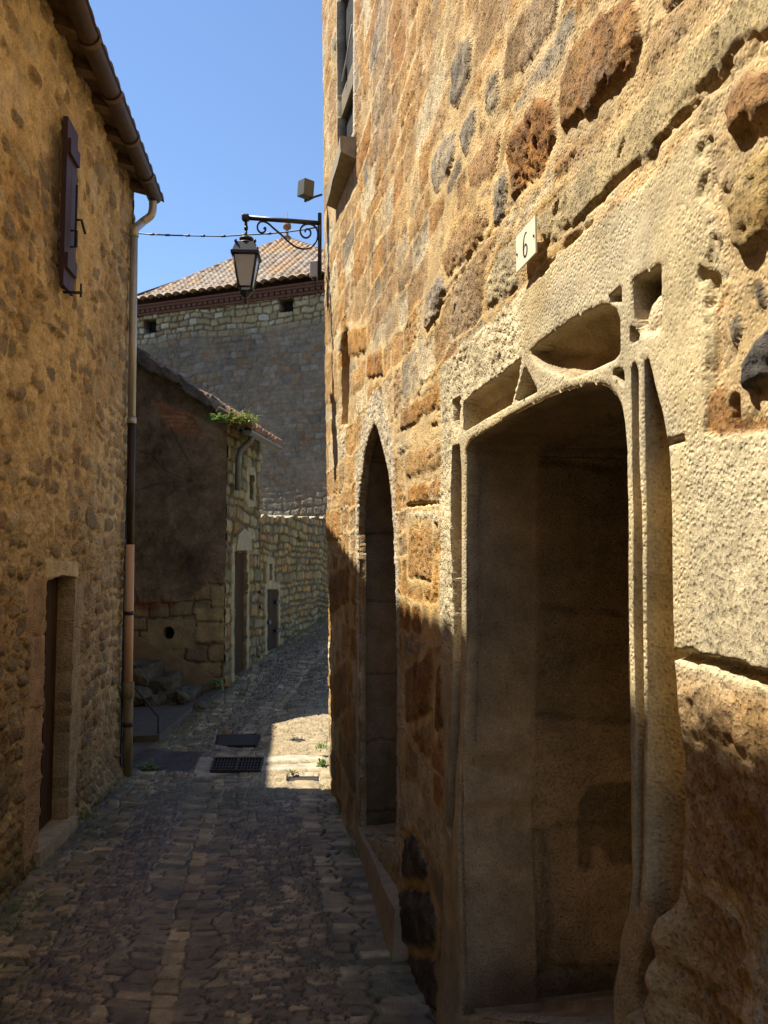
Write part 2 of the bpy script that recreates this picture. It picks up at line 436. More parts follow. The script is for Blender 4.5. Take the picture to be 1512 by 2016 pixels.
tri2 = [(1190, 596), (1229, 560), (1229, 596)]
tri3 = [(1203, 732), (1233, 723), (1235, 764)]
niche = [(1044, 694), (1062, 676), (1118, 635), (1160, 613), (1189, 601), (1205, 602), (1217, 612), (1222, 630), (1223, 696), (1213, 708), (1170, 728), (1126, 746), (1100, 738), (1078, 728), (1060, 718)]
nich_l = [(915, 791), (931, 776), (980, 742), (1030, 704), (1022, 750), (1011, 797), (960, 825), (915, 852)]
tri4 = [(1036, 720), (1050, 745), (1062, 771), (1040, 783), (1015, 795), (1025, 755)]
sliver = [(893, 788), (909, 777), (908, 830), (902, 870), (895, 830)]
arch = [(738, 835), (744, 846), (750, 870), (758, 900), (765, 932), (770, 975), (774, 1030), (777, 1100), (780, 1200), (781, 1400), (781, 1614), (778, 1660), (708, 1640), (707, 1400), (708, 1100), (706, 1050), (708, 990), (712, 950), (716, 910), (722, 880), (730, 853)]
slit = [(684, 652), (690, 650), (692, 700), (691, 760), (688, 832), (677, 836), (676, 760), (677, 690)]
groove = [(640, 735), (643, 735), (646, 800), (647, 880), (645, 920), (643, 880), (641, 800)]
D = {}
for nm, pl in dict(door=door_o, hn=hollow_n, hw=hollow_w, sl=slot_l, sq=square, t1=tri1, t2=tri2, t3=tri3, ni=niche, nl=nich_l, t4=tri4, sv=sliver, arch=arch, slit=slit, gr=groove).items():
    P_ = pp(pl)
    if nm == 'door': P_ = np.vstack([P_]); 
    D[nm] = (P_, snap(S, Z, P_, tol))
WS0, WS1, WZ0, WZ1 = 5.86, 6.50, 4.98, 7.6
for nm, (a, b, c, d) in dict(w1=(WS0, WS1, 6.62, 7.4), w2=(WS0, WS1, 5.62, 6.42), w3=(WS0, WS1, 4.98, 5.44)).items():
    P_ = np.array([(a, c), (b, c), (b, d), (a, d)]); D[nm] = (P_, snap(S, Z, P_, tol))

# --- the stonework
sd, q1, q2, q3, cid = rubble(S0, Z0, 11, rh=(.13, .27), cw=(.2, .55), mort=(.006, .034), warp=.035, rnd=.4)
nA = fbm(S0 * 2.2, Z0 * 2.2, 31, 4); nB = fbm(S0 * 9, Z0 * 9, 32, 4); nC = fbm(S0 * 35, Z0 * 35, 33, 3)
f1, f2, _ = voro(S0 * 34, Z0 * 34, 34); pits = 1 - sstep(.1, .42, f1)
f1b, _, _ = voro(S0 * 16, Z0 * 20, 35); pitsb = 1 - sstep(.08, .3, f1b)
Hm = .006 * nA + .004 * nB + .0015 * nC
Cm = mix(np.broadcast_to(MORTAR, S.shape + (3,)), np.broadcast_to(C_(.54, .35, .13), S.shape + (3,)), sstep(-.1, .6, nA)) * (1 + .10 * nB)[..., None]
far = sstep(3.6, 5.2, S0)
pal_near = palette(q2, [OCHRE, BROWN, GREY, PALE, RUST, MORTAR], [5, 2.6, 1.3, 2.2, 2, 1.6])
pal_far = palette(q2, [OCHRE, BROWN, GREY, PALE, RUST, MORTAR], [5, 2, 1, 4, 2, 1])
Cs = mix(pal_near, pal_far, far * (Z0 < 3.6)) * (1 + .22 * nB + .10 * nC)[..., None]
Cs = mix(Cs, Cs * .62 + .05, sstep(.35, .8, fbm(S0 * 5, Z0 * 5, 38, 4)) * .7)
vis = sstep(.0, .1, q3) * (.7 + .3 * sstep(-.5, .2, nA))
m = sstep(.006, -.008, sd) * vis
dome = 1 - np.exp(np.minimum(sd, 0) / .025)
Hs = dome * (-.004 + .015 * q1) + .006 * nB + .0055 * nC - .005 * pits * (q3 > .45) - .005 * pitsb * (q1 > .6)
H = Hm * (1 - m) + Hs * m
Cw = mix(Cm, Cs, m * .92)
G = .25 + .75 * m                                   # grain (alpha)
# hairline cracks and lost mortar
edge = sstep(.010, .0, np.abs(sd - .012)) * sstep(.1, .6, fbm(S0 * 3.1, Z0 * 3.1, 40, 3))
H -= .006 * edge

def stone(px, col, prot=.02, rough=.008, pit=.006, edge_=.011, big=False, warm=None):
    global H, Cw, G
    P_ = pp(px); lo = P_.min(0) - .1; hi = P_.max(0) + .1
    k = (S0 > lo[0]) & (S0 < hi[0]) & (Z0 > lo[1]) & (Z0 < hi[1])
    if not k.any(): return
    d_, _, _ = sdf(S0[k], Z0[k], P_)
    d_ = d_ + .016 * fbm(S0[k] * 7 + 3, Z0[k] * 7, int(abs(px[0][0])) + 3, 3) + .022 * fbm(S0[k] * 13, Z0[k] * 13, int(abs(px[0][0])), 4)
    mm = sstep(.005, -.006, d_)
    gr_ = sstep(.011, .0, np.abs(d_ - .007)) * sstep(-.35, .2, nA[k] + nB[k])
    rough *= .6; pit *= .5; prot *= .45
    hh = (1 - np.exp(np.minimum(d_, 0) / edge_)) * prot + rough * nB[k] + rough * .5 * nC[k] - pit * pits[k] * sstep(-.3, .3, nA[k]) - pit * .4 * pitsb[k]
    if big: hh = hh + .013 * fbm(S0[k] * 7, Z0[k] * 7, 77, 5)
    cc = col * (1 + .22 * nB[k] + .16 * nC[k] - .10 * pits[k])[:, None]
    if warm is not None: cc = mix(cc, np.broadcast_to(warm, cc.shape), sstep(-.35, .4, fbm(S0[k] * 13, Z0[k] * 13, 51, 4)))
    # a ring of plain mortar round the stone, so that the random stones do not run into it
    ring = sstep(.075, .03, d_)
    H[k] = H[k] * (1 - ring) + Hm[k] * ring; Cw[k] = mix(Cw[k], Cm[k], ring); G[k] = G[k] * (1 - ring) + .25 * ring
    H[k] = H[k] * (1 - mm) + (hh + .004) * mm - .005 * gr_; Cw[k] = mix(Cw[k], cc, mm); Cw[k] = mix(Cw[k], Cw[k] * .6, gr_ * .5); G[k] = G[k] * (1 - mm) + mm

stone([(1100, 160), (1150, 70), (1250, -30), (1262, 60), (1250, 115), (1190, 190), (1108, 272), (1100, 220)], C_(.44, .24, .08), .03, .012, .016, warm=C_(.36, .18, .06))
stone([(1000, 375), (1010, 262), (1045, 205), (1093, 184), (1092, 270), (1068, 330), (1030, 375), (1004, 395)], C_(.42, .19, .04), .02, .02, .02, big=True, warm=C_(.30, .14, .04))
stone([(1000, 70), (1060, -20), (1110, -30), (1090, 60), (1030, 130), (995, 150)], C_(.40, .25, .11), .015, .012, .014)
stone([(1428, 225), (1436, 165), (1470, 120), (1530, 75), (1530, 275), (1490, 272), (1442, 262)], C_(.46, .25, .08), .04, .014, .02, warm=C_(.36, .19, .07))
stone([(1447, 400), (1450, 345), (1475, 312), (1530, 280), (1530, 440), (1500, 470), (1475, 515), (1452, 480), (1456, 450)], C_(.52, .30, .07), .035, .02, .018, big=True, warm=C_(.62, .44, .17))
stone([(1460, 700), (1466, 660), (1490, 630), (1530, 605), (1530, 745), (1495, 755), (1475, 762)], C_(.085, .075, .07), .03, .022, .0, big=True)
stone([(1476, 560), (1490, 548), (1502, 552), (1503, 590), (1494, 602), (1480, 590)], C_(.08, .07, .06), .015, .015, .01)
stone([(1440, 640), (1450, 620), (1458, 650), (1450, 690), (1442, 680)], C_(.30, .24, .15), .012, .015, .01)
# the long pale course over the lintel
stone([(1560, 30), (1470, 92), (1428, 133), (1350, 222), (1264, 308), (1180, 390), (1092, 472), (1064, 478), (1056, 440), (1100, 388), (1180, 305), (1262, 208), (1340, 120), (1430, 20), (1470, -30), (1560, -60)],
      C_(.62, .475, .235), .004, .003, .007, edge_=.006)
stone([(958, 612), (962, 545), (985, 500), (1012, 470), (1018, 560), (1000, 590)], C_(.62, .50, .28), .012, .006, .012)
stone([(925, 330), (960, 268), (985, 262), (978, 330), (940, 372), (926, 370)], C_(.47, .28, .12), .012, .006, .006)
stone([(870, 500), (900, 455), (955, 408), (962, 440), (930, 500), (880, 545), (868, 540)], C_(.45, .27, .11), .014, .01, .01)
stone([(835, 640), (840, 580), (868, 535), (875, 570), (862, 620), (840, 650)], C_(.30, .25, .19), .02, .02, .012, warm=C_(.55, .45, .3))
stone([(890, 130), (905, 80), (925, 60), (925, 140), (905, 200), (888, 205)], C_(.21, .18, .135), .012, .016, .012, warm=C_(.40, .32, .2))
stone([(955, 190), (965, 150), (980, 135), (980, 200), (965, 225), (955, 222)], C_(.20, .17, .13), .012, .018, .012, warm=C_(.42, .33, .2))
stone([(850, 330), (862, 290), (898, 245), (900, 290), (880, 350), (856, 380)], C_(.31, .26, .185), .015, .016, .012, warm=C_(.5, .4, .26))
stone([(970, 420), (975, 370), (995, 345), (998, 390), (985, 440), (972, 442)], C_(.29, .245, .18), .015, .018, .012, warm=C_(.45, .36, .24))
stone([(905, 270), (915, 230), (935, 208), (935, 262), (915, 310)], C_(.30, .25, .18), .012, .016, .012, warm=C_(.52, .42, .27))
for (x0, x1, y0, y1, dy, c) in [(785, 870, 800, 830, 20, OCHRE), (800, 868, 868, 935, 22, C_(.50, .30, .11)), (805, 868, 942, 1000, 18, C_(.48, .24, .06)), (790, 865, 760, 800, 45, OCHRE), (803, 862, 1003, 1030, 6, PALE),
                                (805, 850, 1045, 1140, -4, C_(.52, .29, .10)), (725, 752, 690, 735, 12, RUST), (690, 722, 640, 690, 12, OCHRE), (648, 672, 690, 790, 6, C_(.52, .30, .10)), (650, 675, 1000, 1060, 6, OCHRE), (800, 850, 1290, 1395, 30, C_(.36, .19, .06)), (860, 880, 1300, 1420, 14, C_(.34, .18, .06)), (655, 690, 1110, 1180, 30, C_(.36, .2, .07)), (660, 684, 1300, 1390, 30, BROWN)]:
    stone([(x0, y0 + dy), (x1, y0), (x1, y1), (x0, y1 + dy)], c, .014, .010, .012)
stone([(796, 1700), (800, 1655), (814, 1640), (830, 1668), (842, 1712), (838, 1748), (812, 1738), (800, 1752)], C_(.12, .10, .075), .03, .02, .012, edge_=.02, big=True, warm=C_(.24, .18, .11))
stone([(780, 1800), (788, 1752), (812, 1748), (846, 1762), (862, 1812), (858, 1870), (838, 1880), (806, 1862), (790, 1842)], C_(.09, .078, .06), .045, .022, .012, edge_=.025, big=True, warm=C_(.19, .15, .10))
stone([(800, 1880), (836, 1888), (862, 1884), (870, 1930), (868, 1990), (828, 1985), (806, 1930)], C_(.11, .09, .068), .035, .022, .012, edge_=.025, big=True, warm=C_(.20, .15, .10))
stone([(884, 1690), (884, 1640), (893, 1650), (893, 1700)], C_(.5, .42, .3), .03, .02, .0)

# --- the dressed doorway surround
sur = [(868, 720), (960, 640), (1055, 545), (1225, 398), (1372, 262), (1392, 285), (1404, 520), (1400, 760), (1392, 850), (1420, 862), (1600, 850), (1650, 2300), (860, 2300), (872, 1900), (874, 1500), (868, 1200)]
dS, _, _ = sdf(S0, Z0, pp(sur)); dS = dS + .016 * fbm(S0 * 9, Z0 * 9, 61, 4)
lower = sstep(1.30, 1.0, Z0) * sstep(2.0, 1.6, S0)               # broken rough stone low on the near side
mS = sstep(.010, -.010, dS) * (1 - sstep(1.64, 1.58, Z0) * sstep(1.72, 1.60, S0) * .8)
pitzone = np.maximum(sstep(2.36, 2.62, S0) * sstep(2.28, 2.42, Z0), sstep(1.63, 1.55, S0) * sstep(2.1, 2.0, Z0))
pitzone = np.maximum(pitzone, sstep(3.2, 3.3, S0) * sstep(1.3, 1.5, Z0) * .9)
fine = fbm(S0 * 60, Z0 * 60, 62, 3)
f1c, _, _ = voro(S0 * 52, Z0 * 44, 63); pitc = (1 - sstep(.1, .45, f1c)) * sstep(-.2, .3, fbm(S0 * 6, Z0 * 6, 66, 3))
pdeep = sstep(2.36, 2.62, S0)
HS = .004 + .004 * nA + .0012 * fine - pitzone * (.0035 + .005 * pdeep) * (pitc + .6 * pits) + pitzone * (.001 + .004 * pdeep) * nC
CS = DRESSED * (1 + .10 * nA + .05 * fine)[..., None]
CS = mix(CS, np.broadcast_to(C_(.68, .57, .36), CS.shape), np.clip(pitzone * .9, 0, 1))
CS = mix(CS, np.broadcast_to(C_(.46, .40, .28), CS.shape), sstep(.0, .5, fbm(S0 * 3.3, Z0 * 3.3, 65, 4)) * .6 * (1 - pitzone))
H = H * (1 - mS) + HS * mS; Cw = mix(Cw, CS, mS); gv = sstep(-.5, .5, fbm(S0 * 2.4, Z0 * 2.4, 67, 3)); G = G * (1 - mS) + mS * (.12 + .3 * gv + .6 * np.clip(pitzone, 0, 1) * (.4 + .6 * gv)); Cw = mix(Cw, Cw * C_(.72, .68, .6), mS * sstep(.1, .55, fbm(S0 * 5, Z0 * 1.6, 68, 5)) * .7)
# mortar bed above the lintel, the crack on the near side, the block joints
def crack(px, w, dep, seed, wob=.012):
    global H
    P_ = pp(px); lo = P_.min(0) - .1; hi = P_.max(0) + .1
    k = (S0 > lo[0]) & (S0 < hi[0]) & (Z0 > lo[1]) & (Z0 < hi[1])
    d_ = np.full(k.sum(), 9.)
    for (ax, ay), (bx, by) in zip(P_, P_[1:]):
        t = np.clip(((S0[k] - ax) * (bx - ax) + (Z0[k] - ay) * (by - ay)) / ((bx - ax) ** 2 + (by - ay) ** 2), 0, 1)
        d_ = np.minimum(d_, np.hypot(S0[k] - ax - t * (bx - ax), Z0[k] - ay - t * (by - ay)))
    d_ = d_ + wob * fbm(S0[k] * 22, Z0[k] * 22, seed, 3)
    H[k] -= dep * sstep(w, w * .3, d_)
crack([(1326, 1288), (1400, 1303), (1450, 1318), (1530, 1345)], .013, .04, 71, .006)
crack([(1092, 474), (1180, 394), (1262, 312)], .006, .006, 72, .008)
crack([(1290, 285), (1350, 226), (1428, 136)], .008, .008, 73, .009)
crack([(1222, 308), (1232, 278)], .012, .02, 74)
crack([(1094, 420), (1100, 398)], .010, .03, 79)
crack([(1322, 870), (1350, 862)], .007, .02, 75)
crack([(1060, 545), (1130, 468), (1165, 440)], .010, .015, 76)
crack([(1388, 300), (1405, 500), (1404, 745)], .020, .008, 77, .03)
crack([(1386, 545), (1400, 560), (1398, 600)], .018, .014, 78, .02)
crack([(1448, 790), (1452, 840)], .012, .025, 80)
crack([(800, 995), (868, 990)], .01, .025, 81)
# rough lower near side
lo_m = sstep(1.62, 1.5, Z0) * sstep(1.72, 1.62, S0)
H += lo_m * (.013 * fbm(S0 * 5, Z0 * 5, 83, 5) + .005 * nC)
# pale granular ring round the pointed doorway
dA, _, _ = sdf(S0, Z0, D['arch'][0])
ringw = .11 + .10 * sstep(2.2, 2.6, Z0)
mA = sstep(.012, -.012, np.abs(dA) - ringw + .012 * nB) * (dA > -.001)
CA = C_(.62, .52, .36) * (1 + .12 * nB + .12 * nC)[..., None]
H = H * (1 - mA) + (.006 + .004 * nB + .006 * nC - .006 * pits) * mA; Cw = mix(Cw, CA, mA); G = np.maximum(G, mA)
# softened arris round each opening
for nm, r_ in (('door', .012), ('arch', .02), ('ni', .008), ('sq', .008), ('hw', .008), ('slit', .03)):
    d_, _, _ = sdf(S, Z, D[nm][0]); H -= sstep(r_, 0, np.abs(d_)) * r_ * .5
# lichen, dark weathering and pale leaching over stones and mortar alike
lich = sstep(.05, .5, fbm(S0 * 2.6, Z0 * 1.5, 301, 5) + .35 * nC) * (1 - mS) * sstep(1.6, 3.0, Z0)
Cw = mix(Cw, C_(.27, .235, .18) * (1 + .3 * nC)[..., None], lich * .45)
leach = sstep(.15, .55, fbm(S0 * 3.1, Z0 * 1.8, 302, 5) + .25 * nB) * (1 - mS)
Cw = mix(Cw, np.broadcast_to(C_(.72, .62, .44), Cw.shape), leach * .26)
spk = sstep(.28, .62, fbm(S0 * 26, Z0 * 22, 303, 3) + .3 * nB) * (1 - mS); Cw = mix(Cw, Cw * .55, spk * .7); H -= .004 * spk
crev = sstep(.009, .0, np.abs(sd - .004)) * sstep(-.05, .35, fbm(S0 * 2.3, Z0 * 2.3, 304, 3)) * (1 - mS) * (1 - m * .3)
H -= .006 * crev; Cw = mix(Cw, Cw * .62, crev * .5)
# grime and damp near the street
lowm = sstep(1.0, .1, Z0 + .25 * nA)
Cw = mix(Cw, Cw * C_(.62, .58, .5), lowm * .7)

# --- cut the openings
reg = np.zeros(S.shape, np.int8)
reg[(mS > .5)] = 1
reg[(mA > .5)] = 3
cuts = np.zeros(S.shape)
ib = fbm(S0 * 5, Z0 * 5, 91, 4)
JAMB = C_(.36, .27, .155)
def carve(nm, dep, col, region, prof=None, tex=.006):
    global H, Cw, G
    d_ = D[nm][1]; k = d_ > 0
    dd = dep if prof is None else prof(d_[k], S[k], Z[k])
    H[k] = -dd + tex * nB[k] + tex * .6 * nC[k]
    Cw[k] = col * (1 + .18 * nB[k] + .2 * ib[k])[:, None]; reg[k] = region; G[k] = .4
def cave(dep, w): return lambda d_, s, z: dep * np.sqrt(np.clip(1 - (1 - np.clip(d_ / w, 0, 1)) ** 2, .05, 1))
carve('sl', .07, JAMB, 1, cave(.08, .05))
carve('hn', .05, JAMB * 1.2, 1, cave(.05, .03))
def hwprof(d_, s, z):
    b = .085 * np.sqrt(np.clip(1 - (1 - np.clip(d_ / .07, 0, 1)) ** 2, .05, 1))
    for zc, r_ in ((.86, .05), (.70, .06), (.52, .07)):
        b = b - .07 * sstep(r_ * .8, .01, np.abs(z - zc))
    return b
carve('hw', .09, C_(.46, .35, .18), 1, hwprof)
for (px_, py_, r_) in ((1345, 1845, .055), (1338, 1925, .05), (1330, 2000, .06)):
    s_, z_ = RW.sz(px_, py_); e_ = np.hypot((S0 - s_) / 1.2, Z0 - z_) / r_; kk = (D['hw'][1] <= 0); H += kk * .06 * np.exp(-e_ ** 2 * 1.5)
for nm, dp in (('t1', .035), ('t2', .03), ('t3', .04), ('t4', .055), ('sv', .03)): carve(nm, dp, JAMB, 1)
carve('sq', .10, JAMB, 1)
k = D['sq'][1] > 0
bs, bz = RW.sz(1279, 630)
bb = np.hypot(S[k] - bs, (Z[k] - bz))
H[k] = np.where(bb < .07, np.maximum(H[k], -.006 - .5 * bb ** 2 / .07 + .003 * nC[k]), H[k])
Cw[k] = np.where((bb < .07)[:, None], C_(.6, .48, .3), Cw[k])
carve('ni', .085, C_(.38, .28, .15), 1, lambda d_, s, z: np.minimum(.10, .035 + d_ * 1.1))
carve('nl', .06, C_(.38, .29, .17), 1, lambda d_, s, z: np.minimum(.07, .03 + d_ * 1.2))
# the two doorways run deep: the field only turns the corner, their reveals are built below
for nm, code in (('door', 1), ('arch', 3)):
    k = D[nm][1] > 0; H[k] = -.045; Cw[k] = C_(.30, .23, .14) * (1 + .15 * nB[k])[:, None]; reg[k] = 10 + code; G[k] = .5
carve('slit', .22, C_(.42, .28, .13), 6)
carve('gr', .05, C_(.25, .18, .1), 0)
for nm in ('w1', 'w2', 'w3'):
    carve(nm, .06, C_(.03, .028, .026), 7)
    dwin = D[nm][1]
# window surround of smoother stone with a painted reveal
dW = np.maximum(np.abs(S0 - (WS0 + WS1) / 2) - .32, np.abs(Z0 - 6.2) - 1.22)
mW = sstep(.055, .04, np.abs(dW)) * (reg == 0)
H = H * (1 - mW) + (.012 + .003 * nB) * mW; Cw = mix(Cw, C_(.62, .52, .36) * (1 + .15 * nB)[..., None], mW)
mulm = (dW < -.005) & (reg == 0)
H[mulm] = -.02; Cw[mulm] = C_(.24, .2, .13); reg[mulm | ((mW > .5) & (reg == 0))] = 5

def bulge_at(s, z): return .10 * (z / 6.5) * sstep(4.5, 7.4, s) ** 2 + .03 * fbm(s * .5, z * .5, 95, 2) * sstep(3.5, 2.2, s) * 0 + .05 * sstep(.45, -.1, z) * sstep(-.2, .5, fbm(s * 1.3, z * .8, 96, 3))
bulge = bulge_at(S0, Z0)
PT = RW.place(S, Z, H + bulge * (S0 < RW.se + .3))
nz, ns = S.shape
Q = quads(nz, ns)
Hf = H.ravel()[Q]; flat = (Hf.max(1) - Hf.min(1)) > .022
rf = reg.ravel()[Q]; fr = rf.max(1)
deep = rf.min(1) >= 10                                            # faces wholly inside a doorway are left open
fr = np.where(fr >= 10, fr - 10, fr)
fr = np.where((fr == 3) & (rf.min(1) == 0) & (rf.max(1) < 10), 0, fr)
fr = np.where(deep, 99, fr)
fr = np.where((fr == 7) & (rf.min(1) != 7), 5, fr)
col4 = np.concatenate([Cw.reshape(-1, 3), G.reshape(-1, 1)], 1)
# side faces of the deep reveals keep the colour of the jamb stone
PTf = PT.reshape(-1, 3)
def rpart(name, code, parent, mat='wall_sun'):
    k = fr == code
    return grid_obj(name, PTf, Q[k], col4, M[mat], parent, flat[k])
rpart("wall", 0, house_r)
surr = rpart("door_surround", 1, house_r); tag(surr, "pale carved limestone doorway surround with blind tracery")
SILLZ = RW.sz(1100, 1738, -.45)[1]
JS = RW.poly([(918, 1200)])[0][0]
hp_ = np.array([(.455, .86), (.47, .95), (.52, 1.0), (.80, 1.02), (.80, .70), (.60, .69), (.575, .74), (.53, .76), (.50, .70), (.46, .70)])
def door_reveal(s, z, q, nn):
    """worn jamb, a rebate, then the rougher wall of the passage"""
    along = np.where(np.abs(nn[..., 0]) > .7, z, s + 7)
    sd, r1, r2, r3, _ = rubble(q * 1.0 + .3 * np.sign(nn[..., 0]), along, 23, rh=(.34, .62), cw=(.4, .9), mort=(.006, .016), warp=.03, rnd=.2)
    n1 = fbm(q * 6, along * 6, 601, 5); n2 = fbm(q * 30, along * 30, 602, 3); n3 = fbm(q * 2.2, along * 1.6, 603, 4)
    m_ = sstep(.006, -.012, sd); inner = sstep(.268, .275, q)
    h = .006 * n1 + .003 * n2 - .010 * (1 - m_) * inner - .004 * (1 - m_) + .028 * inner
    h = h + .03 * sstep(SILLZ + .01, SILLZ - .01, z + .012 * n1) * inner * .0 * (np.abs(nn[..., 0]) > .5)
    far_ = nn[..., 0] < -.5                                       # the jamb that looks down the street
    h = h + far_ * (1 - inner) * (.03 * sstep(1.0, .7, z) + .03 * sstep(1.27, 1.12, z) - .02 * np.exp(-((z - 1.10) / .05) ** 2) + .02 * np.exp(-((z - .98) / .03) ** 2))
    c = palette(r2, [C_(.25, .19, .115), C_(.215, .158, .092), C_(.27, .20, .12), C_(.20, .157, .10)], [1, 1, 1, 1]) * (1 + .16 * n1 + .08 * n2 + .35 * n3)[..., None]
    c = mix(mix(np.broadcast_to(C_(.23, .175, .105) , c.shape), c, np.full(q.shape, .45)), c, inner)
    c = mix(c * .72, c, m_ * inner + (1 - inner)) * (1.7 - .30 * inner)[..., None]  # front jamb painted lighter than the passage for street bounce light
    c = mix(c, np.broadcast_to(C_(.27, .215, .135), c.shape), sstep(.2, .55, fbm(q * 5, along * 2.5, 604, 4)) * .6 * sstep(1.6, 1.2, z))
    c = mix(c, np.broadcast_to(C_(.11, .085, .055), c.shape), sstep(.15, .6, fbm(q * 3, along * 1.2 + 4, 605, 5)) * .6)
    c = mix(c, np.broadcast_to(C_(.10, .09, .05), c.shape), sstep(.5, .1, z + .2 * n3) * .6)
    hole, _, _ = sdf(q, z, hp_); hm_ = sstep(.012, -.012, hole + .03 * n1 + .008 * n2) * far_
    h = h - .02 * hm_; c = mix(c, np.broadcast_to(C_(.085, .07, .048), c.shape), hm_ * .6)
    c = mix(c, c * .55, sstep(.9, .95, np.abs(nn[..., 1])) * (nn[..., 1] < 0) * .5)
    return h, np.concatenate([c, (.35 + .4 * inner)[..., None]], -1)
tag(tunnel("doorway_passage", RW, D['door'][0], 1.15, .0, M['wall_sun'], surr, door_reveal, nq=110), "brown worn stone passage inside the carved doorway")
mb = MB()
for i in range(7): b, t = wall_box(RW, 1.7 + i * .215, 1.91 + i * .215, .1, 2.5, -1.16, -1.10 - .006 * (i % 2)); mb.hexa(b, t)
mb.build("door", M['wood'], surr)
mb = MB(); b, t = wall_box(RW, 1.55, 3.3, -.1, .25, -1.2, -.02); mb.hexa(b, t).sub(4).jitter(.015, 5, 8); mb.build("threshold", M['step'], surr)
ar = rpart("arched_doorway", 3, house_r)
def arch_reveal(s, z, q, nn):
    along = np.where(np.abs(nn[..., 0]) > .7, z, s + 9)
    n1 = fbm(q * 6, along * 6, 611, 5); n2 = fbm(q * 30, along * 30, 612, 3); n3 = fbm(q * 2, along * 1.5, 613, 4)
    cz = np.abs(((along + .03 * n1) / .46) % 1 - .5) * .46; jt = sstep(.012, .004, cz)
    blk = h2(np.floor((along + .03 * n1) / .46 + .5), np.zeros_like(along), 7)
    h = .004 * n1 + .002 * n2 - .010 * jt + .012 * sstep(.36, .37, q)
    c = C_(.27, .20, .12) * (.85 + .3 * blk + .15 * n1 + .08 * n2 + .3 * n3)[..., None]
    c = mix(c, c * .65, jt); c = mix(c, c * C_(.6, .58, .5), sstep(.9, .2, z + .3 * n3) * .7)
    return h, np.concatenate([c, np.full(c.shape[:-1] + (1,), .4)], -1)
tunnel("jamb", RW, D['arch'][0] , .50, float(bulge_at(np.array([5.]), np.array([1.5]))[0]), M['wall_sun'], ar, arch_reveal, nq=50)
mb = MB()
for i in range(6): b, t = wall_box(RW, 4.3 + i * .25, 4.545 + i * .25, .05, 2.85, -.42, -.37 - .006 * (i % 2)); mb.hexa(b, t)
mb.build("door", M['wood'], ar)
win = rpart("window_frame", 5, house_r); rpart("window_pane", 7, win, 'wall_sun'); rpart("slit_window", 6, house_r)
# sill slab of the upper window
mb = MB(); b, t = wall_box(RW, 5.80, 6.66, 4.72, 4.91, -.05, .125)
b[2] = RW.P(6.70, 4.80, .125); b[3] = RW.P(5.80, 4.80, .125)
mb.hexa(b, t).sub(3).jitter(.012, 9, 3); mb.build("window_sill", M['paleledge'], win)
# thin cord hanging across the upper window
a_, b_ = onpl(693, 48, RW.O + RW.n * .02, RW.n), onpl(673, 160, RW.O + RW.n * .05, RW.n)
MB().tube([a_, (a_ + b_) / 2 + np.array([0, 0, -.03]), b_], .006, 5).build("cord", M['whitebox'], win)
# threshold stone of the pointed doorway
mb = MB(); mb.hexa([RW.P(4.02, -.1, -.34), RW.P(5.72, -.1, -.34), RW.P(5.70, -.1, .03), RW.P(4.05, -.1, .10)],
                   [RW.P(4.12, .30, -.34), RW.P(5.70, .17, -.34), RW.P(5.68, .145, .01), RW.P(4.12, .22, .07)]).sub(4).jitter(.018, 5, 9)
mb.build("threshold", M['step'], ar)
# body of the house behind its front
mb = MB(); dn = RW.n; q = [RW.P(-5, -.3, -1.3), RW.P(7.28, -.3, -1.3), RW.P(7.28, -.3, -6), RW.P(-5, -.3, -6)]
mb.hexa(q, [p + Vector((0, 0, 9.6)) for p in q]); mb.build("house_body", M['render'], house_r)

# enamel number plate
np_pts = [(1020, 487), (1055, 450), (1055, 520), (1018, 553)]
PS = RW.poly(np_pts, .03); sL, sRr = PS[:, 0].max(), PS[:, 0].min(); zt, zb_ = 2.80, 2.693
plate = thing("house_number_plate", "small cream enamel plate with the black numeral 6 above the carved doorway", "house number", RW.P((sL + sRr) / 2, zb_, .03))
b, t = wall_box(RW, sRr, sL, zb_, zt, .027, .032)
MB().hexa(b, t).build("plate", M['plate'], plate)
sc_, zc_ = (sL + sRr) / 2, (zt + zb_) / 2 - .002
six = [(.012, .034), (.003, .036), (-.007, .030), (-.013, .018), (-.016, .002), (-.016, -.012), (-.012, -.026), (-.002, -.033), (.008, -.030), (.014, -.020), (.014, -.008), (.008, .001), (-.002, .003), (-.010, -.003), (-.014, -.012)]
mb = MB(); w_ = [.003, .0042, .005, .006, .0068, .0068, .006, .0045, .005, .006, .006, .0045, .0035, .003, .0025]
for i in range(len(six) - 1):
    (x0, y0), (x1, y1) = six[i], six[i + 1]; dx, dy = x1 - x0, y1 - y0; l = math.hypot(dx, dy); nx, ny = -dy / l, dx / l
    o_ = .0327 + .00004 * i
    f_ = lambda x, y: RW.P(sc_ - x, zc_ + y, o_)
    mb.quad(f_(x0 + nx * w_[i] * .6, y0 + ny * w_[i] * .6), f_(x0 - nx * w_[i] * .6, y0 - ny * w_[i] * .6), f_(x1 - nx * w_[i + 1] * .6, y1 - ny * w_[i + 1] * .6), f_(x1 + nx * w_[i + 1] * .6, y1 + ny * w_[i + 1] * .6))
mb.build("numeral", M['iron'], plate)
for s_ in (sL - .010, sRr + .010):
    mb = MB(); mb.tube([RW.P(s_, zc_, .030), RW.P(s_, zc_, .0345)], .004, 8); mb.build("screw", M['iron'], plate)

